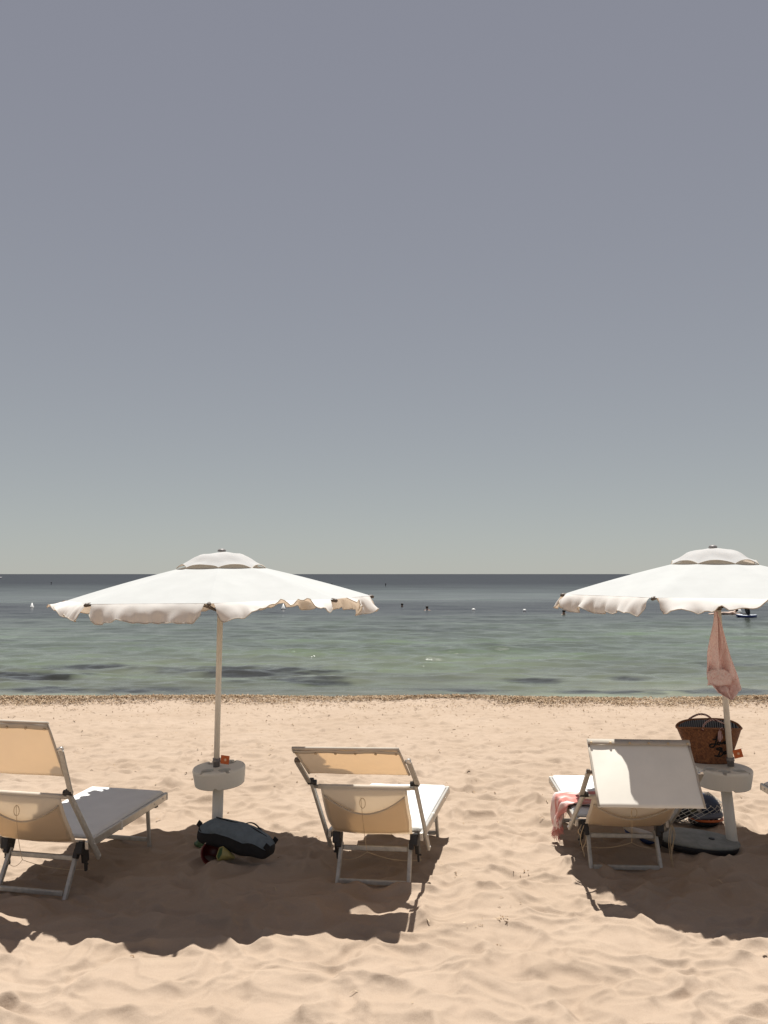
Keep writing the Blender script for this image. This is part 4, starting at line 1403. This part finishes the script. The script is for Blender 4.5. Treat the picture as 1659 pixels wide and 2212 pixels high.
MB().add(v_, f_, True).build('rubber_shoe', RAIL, net)
v_, f_ = blob(T((-0.03, 0.01, 0.120)), 0.075, 0.07, 0.048, 0.9, 5, 0.1)
MB().add(v_, f_, True).build('folded_bag', OLIVE, net)
v_, f_ = blob(T((-0.045, 0.02, 0.155)), 0.060, 0.05, 0.022, 0.8, 6, 0.05)
MB().add(v_, f_, True).build('float_collar', ORANGE, net)
v_, f_ = blob(T((0.025, -0.06, 0.135)), 0.018, 0.018, 0.026, 1.0, 7, 0.1)
MB().add(v_, f_, True).build('bottle_cap', CREAM, net)
# the net: two families of slanting strands over the bundle
def net_pt(a, t):
    hx = interp(t, [0, 0.25, 0.6, 1], [0.05, 0.215, 0.22, 0.03])
    cx_ = interp(t, [0, 0.3, 1], [0.0, -0.01, 0.09])
    hy = interp(t, [0, 0.25, 0.6, 1], [0.04, 0.122, 0.118, 0.02])
    return Vector((cx_ + hx * math.cos(a), hy * math.sin(a), 0.008 + 0.245 * t - 0.05 * max(0, -math.cos(a)) * t))
nm = MB()
for s_ in (-1, 1):
    for i in range(20):
        a0 = 2 * math.pi * i / 20
        nm.tube([net_pt(a0 + s_ * 1.9 * t, t) for t in [j / 14 for j in range(15)]], 0.0021, 4)
nm.build('netting', NETM, net)

# ------------------------------------------------------------------ swimmers, buoys and a boat on the water
SKIN = mat_plain("tanned_skin", (0.36, 0.21, 0.14), 0.6, 0, 0.1, 8)
HAIR = mat_plain("dark_hair", (0.012, 0.009, 0.007), 0.6, 0, 0.2, 30)
SUIT = mat_plain("black_swimwear", (0.012, 0.012, 0.014), 0.7, 0, 0.2, 20)
BUOY_W = mat_plain("white_buoy_plastic", (0.75, 0.75, 0.72), 0.4, 0, 0.05, 8)
DARKB = mat_plain("dark_spar", (0.02, 0.02, 0.022), 0.6, 0, 0.2, 8)
BOARD_B = mat_plain("blue_board_foam", (0.022, 0.045, 0.19), 0.4, 0, 0.1, 6)
BOARD_W = mat_plain("white_board_deck", (0.62, 0.66, 0.72), 0.4, 0, 0.05, 6)

def skin_body(name, joints, edges, mat, parent):
    names = list(joints)
    me = bpy.data.meshes.new(name)
    me.from_pydata([joints[k][0] for k in names], [(names.index(a), names.index(b)) for a, b in edges], [])
    ob = bpy.data.objects.new(name, me)
    COL.objects.link(ob)
    md = ob.modifiers.new('skin', 'SKIN')
    for i, k in enumerate(names):
        r_ = joints[k][1]
        me.skin_vertices[0].data[i].radius = r_ if isinstance(r_, tuple) else (r_, r_)
    me.skin_vertices[0].data[0].use_root = True
    sb_ = ob.modifiers.new('sub', 'SUBSURF')
    sb_.levels = sb_.render_levels = 2
    dg = bpy.context.evaluated_depsgraph_get()
    m2 = bpy.data.meshes.new_from_object(ob.evaluated_get(dg))
    m2.materials.clear()
    m2.materials.append(mat)
    for p in m2.polygons: p.use_smooth = True
    ob.modifiers.clear()
    ob.data = m2
    ob.parent = parent
    return ob

def hair_cap(parent, c, r, back=(0, 0.02, 0)):
    mtx = Matrix.Translation(Vector(c) + Vector(back))
    MB().lathe([(r * 1.02, -r * 0.35), (r * 1.12, 0.0), (r * 1.0, r * 0.6), (r * 0.6, r * 1.08), (0, r * 1.22)], 14, mtx, 0.95, 1.05).build('hair', HAIR, parent)

def swimmer(label, u, v, yaw, both_arms=True, dip=0.0):
    """upper body of someone standing or swimming chest deep"""
    p = at_z(u, v, SEA_Z)
    root = thing('person', (p.x, p.y, SEA_Z - dip), label, 'person', 'people in the water')
    root.rotation_euler = (0, 0, yaw)
    J = {'chest': ((0, 0, -0.18), (0.17, 0.11)), 'hip': ((0, 0, -0.55), (0.15, 0.11)), 'neckb': ((0, 0, 0.02), (0.085, 0.075)), 'neck': ((0, -0.005, 0.09), 0.055),
         'head': ((0, -0.015, 0.17), (0.080, 0.092)), 'crown': ((0, -0.01, 0.26), (0.070, 0.08)),
         'shl': ((-0.17, 0, -0.03), 0.065), 'ell': ((-0.30, -0.16, -0.12), 0.042), 'wrl': ((-0.20, -0.36, -0.08), 0.033), 'hdl': ((-0.16, -0.46, -0.08), (0.042, 0.018)),
         'shr': ((0.17, 0, -0.03), 0.065), 'elr': ((0.30, -0.16, -0.12), 0.042), 'wrr': ((0.20, -0.36, -0.08), 0.033), 'hdr': ((0.16, -0.46, -0.08), (0.042, 0.018)),
         'knl': ((-0.10, 0.03, -1.0), 0.065), 'knr': ((0.10, 0.03, -1.0), 0.065), 'ftl': ((-0.10, 0.05, -1.4), 0.045), 'ftr': ((0.10, 0.05, -1.4), 0.045)}
    E_ = [('chest', 'hip'), ('chest', 'neckb'), ('neckb', 'neck'), ('neck', 'head'), ('head', 'crown'), ('neckb', 'shl'), ('shl', 'ell'), ('ell', 'wrl'), ('wrl', 'hdl'),
          ('neckb', 'shr'), ('shr', 'elr'), ('elr', 'wrr'), ('wrr', 'hdr'), ('hip', 'knl'), ('hip', 'knr'), ('knl', 'ftl'), ('knr', 'ftr')]
    skin_body('body', J, E_, SKIN, root)
    hair_cap(root, (0, -0.01, 0.20), 0.088)
    return root

swimmer('dark haired swimmer far out beyond the seaweed band, only the head showing', 868.5, 1310, R(180), dip=0.06)
s2 = swimmer('swimmer in a white top in the dark water between the parasols', 922.5, 1318, R(160), dip=0.02)
MB().lathe([(0.175, -0.30), (0.180, -0.15), (0.165, -0.02), (0.10, 0.045)], 14, None, 1.05, 0.72).build('white_top', BUOY_W, s2)
swimmer('tanned swimmer just under the hanging tip of the right parasol', 1218, 1327, R(200), dip=0.03)

# the person lying stretched out in the water and the one kneeling on the board
p = at_z(1574, 1326, SEA_Z)
root = thing('person', (p.x, p.y, SEA_Z), 'pale swimmer with dark hair stretched out flat on the water', 'person', 'people in the water')
J = {'chest': ((0.10, 0, 0.02), (0.14, 0.10)), 'hip': ((-0.32, 0, 0.03), (0.14, 0.10)), 'neckb': ((0.28, 0, 0.07), (0.09, 0.08)), 'neck': ((0.36, 0, 0.12), 0.055), 'head': ((0.44, 0, 0.17), 0.085), 'crown': ((0.50, 0, 0.21), 0.075),
     'shl': ((0.24, 0.16, 0.03), 0.06), 'ell': ((0.45, 0.26, 0.0), 0.042), 'wrl': ((0.68, 0.18, -0.01), 0.032), 'hdl': ((0.78, 0.16, -0.02), (0.04, 0.018)),
     'shr': ((0.24, -0.16, 0.03), 0.06), 'elr': ((0.45, -0.26, 0.0), 0.042), 'wrr': ((0.68, -0.18, -0.01), 0.032), 'hdr': ((0.78, -0.16, -0.02), (0.04, 0.018)),
     'knl': ((-0.75, 0.09, 0.0), 0.06), 'knr': ((-0.75, -0.09, 0.0), 0.06), 'ftl': ((-1.15, 0.09, -0.02), 0.04), 'ftr': ((-1.15, -0.09, -0.02), 0.04)}
E_ = [('chest', 'hip'), ('chest', 'neckb'), ('neckb', 'neck'), ('neck', 'head'), ('head', 'crown'), ('neckb', 'shl'), ('shl', 'ell'), ('ell', 'wrl'), ('wrl', 'hdl'),
      ('neckb', 'shr'), ('shr', 'elr'), ('elr', 'wrr'), ('wrr', 'hdr'), ('hip', 'knl'), ('hip', 'knr'), ('knl', 'ftl'), ('knr', 'ftr')]
skin_body('body', J, E_, mat_plain("pale_skin", (0.55, 0.40, 0.31), 0.6, 0, 0.1, 8), root)
hair_cap(root, (0.47, 0, 0.18), 0.092, (0, 0, 0.01))

p = at_z(1613, 1333, SEA_Z)
bd = thing('paddle_board', (p.x, p.y, SEA_Z), 'blue board with a white deck floating under the kneeling person', 'board')
bd.rotation_euler = (0, R(-2), R(12))
def bdo(k, z, seg=32):
    out = []
    for i in range(seg):
        a = 2 * math.pi * i / seg
        x = 0.62 * math.cos(a)
        out.append(Vector((x * k, 0.27 * math.sin(a) * (1 - 0.35 * max(0, math.cos(a)) ** 2) * k, z + 0.07 * max(0, -math.cos(a)) ** 3)))
    return out
v_, f_ = stack([bdo(0.85, -0.03), bdo(0.97, 0.01), bdo(1.0, 0.085)])
MB().add(v_, f_, True).build('hull', BOARD_B, bd)
v_, f_ = stack([bdo(1.0, 0.087), bdo(1.0, 0.105), bdo(0.9, 0.112)])
MB().add(v_, f_, True).build('deck', BOARD_W, bd)
root = thing('person', (p.x, p.y, SEA_Z + 0.11), 'person in dark swimwear kneeling on the blue board', 'person', 'people in the water')
root.rotation_euler = (0, 0, R(95))
J = {'hip': ((0, 0, 0.42), (0.15, 0.12)), 'chest': ((0, -0.06, 0.78), (0.16, 0.11)), 'neckb': ((0, -0.08, 0.97), (0.08, 0.07)), 'neck': ((0, -0.09, 1.03), 0.052), 'head': ((0, -0.11, 1.12), 0.084), 'crown': ((0, -0.10, 1.20), 0.072),
     'shl': ((-0.17, -0.07, 0.92), 0.062), 'ell': ((-0.22, -0.20, 0.66), 0.042), 'wrl': ((-0.14, -0.38, 0.50), 0.032), 'hdl': ((-0.10, -0.45, 0.46), (0.04, 0.02)),
     'shr': ((0.17, -0.07, 0.92), 0.062), 'elr': ((0.22, -0.20, 0.66), 0.042), 'wrr': ((0.14, -0.38, 0.50), 0.032), 'hdr': ((0.10, -0.45, 0.46), (0.04, 0.02)),
     'knl': ((-0.12, -0.10, 0.06), 0.075), 'knr': ((0.12, -0.10, 0.06), 0.075), 'ftl': ((-0.11, 0.30, 0.045), 0.042), 'ftr': ((0.11, 0.30, 0.045), 0.042)}
skin_body('body', J, [('hip', 'chest')] + E_[1:], SUIT, root)
hair_cap(root, (0, -0.10, 1.14), 0.086)

def ball_buoy(label, u, v, r):
    p = at_z(u, v, SEA_Z)
    root = thing('ball_buoy', (p.x, p.y, SEA_Z), label, 'buoy', 'white buoys on the water')
    pr = [(r * math.cos(a), r * 0.45 + r * math.sin(a)) for a in np.linspace(-1.3, 1.5, 9)]
    MB().lathe([(0, pr[0][1])] + pr + [(0, pr[-1][1])], 16).build('float', BUOY_W, root)
    MB().lathe([(0.02, r * 1.4), (0.035, r * 1.5), (0.02, r * 1.62), (0, r * 1.62)], 10).build('eyelet', DARKB, root)
def cone_buoy(label, u, v, h):
    p = at_z(u, v, SEA_Z)
    root = thing('cone_buoy', (p.x, p.y, SEA_Z), label, 'buoy', 'white buoys on the water')
    MB().lathe([(0, -0.1), (h * 0.36, -0.1), (h * 0.42, 0.02), (h * 0.34, h * 0.2), (h * 0.05, h), (0, h)], 16).build('cone', BUOY_W, root)
    MB().lathe([(h * 0.425, -0.02), (h * 0.45, 0.0), (h * 0.425, 0.03)], 16).build('collar', DARKB, root)
def spar_buoy(label, u, v, h):
    p = at_z(u, v, SEA_Z)
    root = thing('spar_buoy', (p.x, p.y, SEA_Z), label, 'buoy', 'dark spar buoys far out')
    MB().tube([(0, 0, -0.3), (0, 0, h)], [h * 0.11, h * 0.07], 8).build('spar', DARKB, root)
    MB().lathe([(0, h * 0.5), (h * 0.2, h * 0.55), (h * 0.2, h * 0.8), (0, h)], 8).build('top_mark', DARKB, root)
ball_buoy('white ball buoy close to the blown-up tip of the left parasol', 807, 1317, 0.12)
ball_buoy('white ball buoy in the seaweed band right of the white-topped swimmer', 1023, 1320, 0.12)
ball_buoy('white ball buoy nearest the right parasol tip', 1133, 1321, 0.11)
cone_buoy('white cone buoy seen past the left tip of the left parasol', 69, 1313, 0.34)
cone_buoy('white cone buoy under the valance of the left parasol', 612, 1316, 0.36)
cone_buoy('white cone buoy between the flat swimmer and the blue board', 1597, 1323, 0.36)
spar_buoy('small dark spar buoy just above the right slope of the left parasol', 717, 1266.5, 0.6)
spar_buoy('small dark spar buoy standing alone in open water between the parasols', 833, 1266.5, 0.6)
spar_buoy('small dark spar buoy farther out than the white cone buoy', 110.6, 1263, 0.6)
p = at_z(-6, 1251, SEA_Z)
bt = thing('motor_boat', (p.x, p.y, SEA_Z), 'tiny white motor boat far out near the horizon', 'boat')
bt.rotation_euler = (0, 0, R(8))
def hb(k, z, sh):
    return [Vector((1.9 * math.cos(a) * k + sh, 0.8 * math.sin(a) * (1 - 0.6 * max(0, math.cos(a)) ** 2) * k, z + 0.25 * max(0, math.cos(a)) ** 2)) for a in np.linspace(0, 2 * math.pi, 25)[:-1]]
v_, f_ = stack([hb(0.8, -0.1, 0), hb(0.95, 0.3, 0.05), hb(1.0, 0.75, 0.1)])
MB().add(v_, f_, True).build('hull', BUOY_W, bt)
MB().box((-0.1, 0, 1.05), (1.3, 0.9, 0.6), None, 0.12).build('cabin', BUOY_W, bt)
MB().box((-0.1, 0, 1.15), (1.32, 0.92, 0.22), None, 0.02).build('window', DARKB, bt)
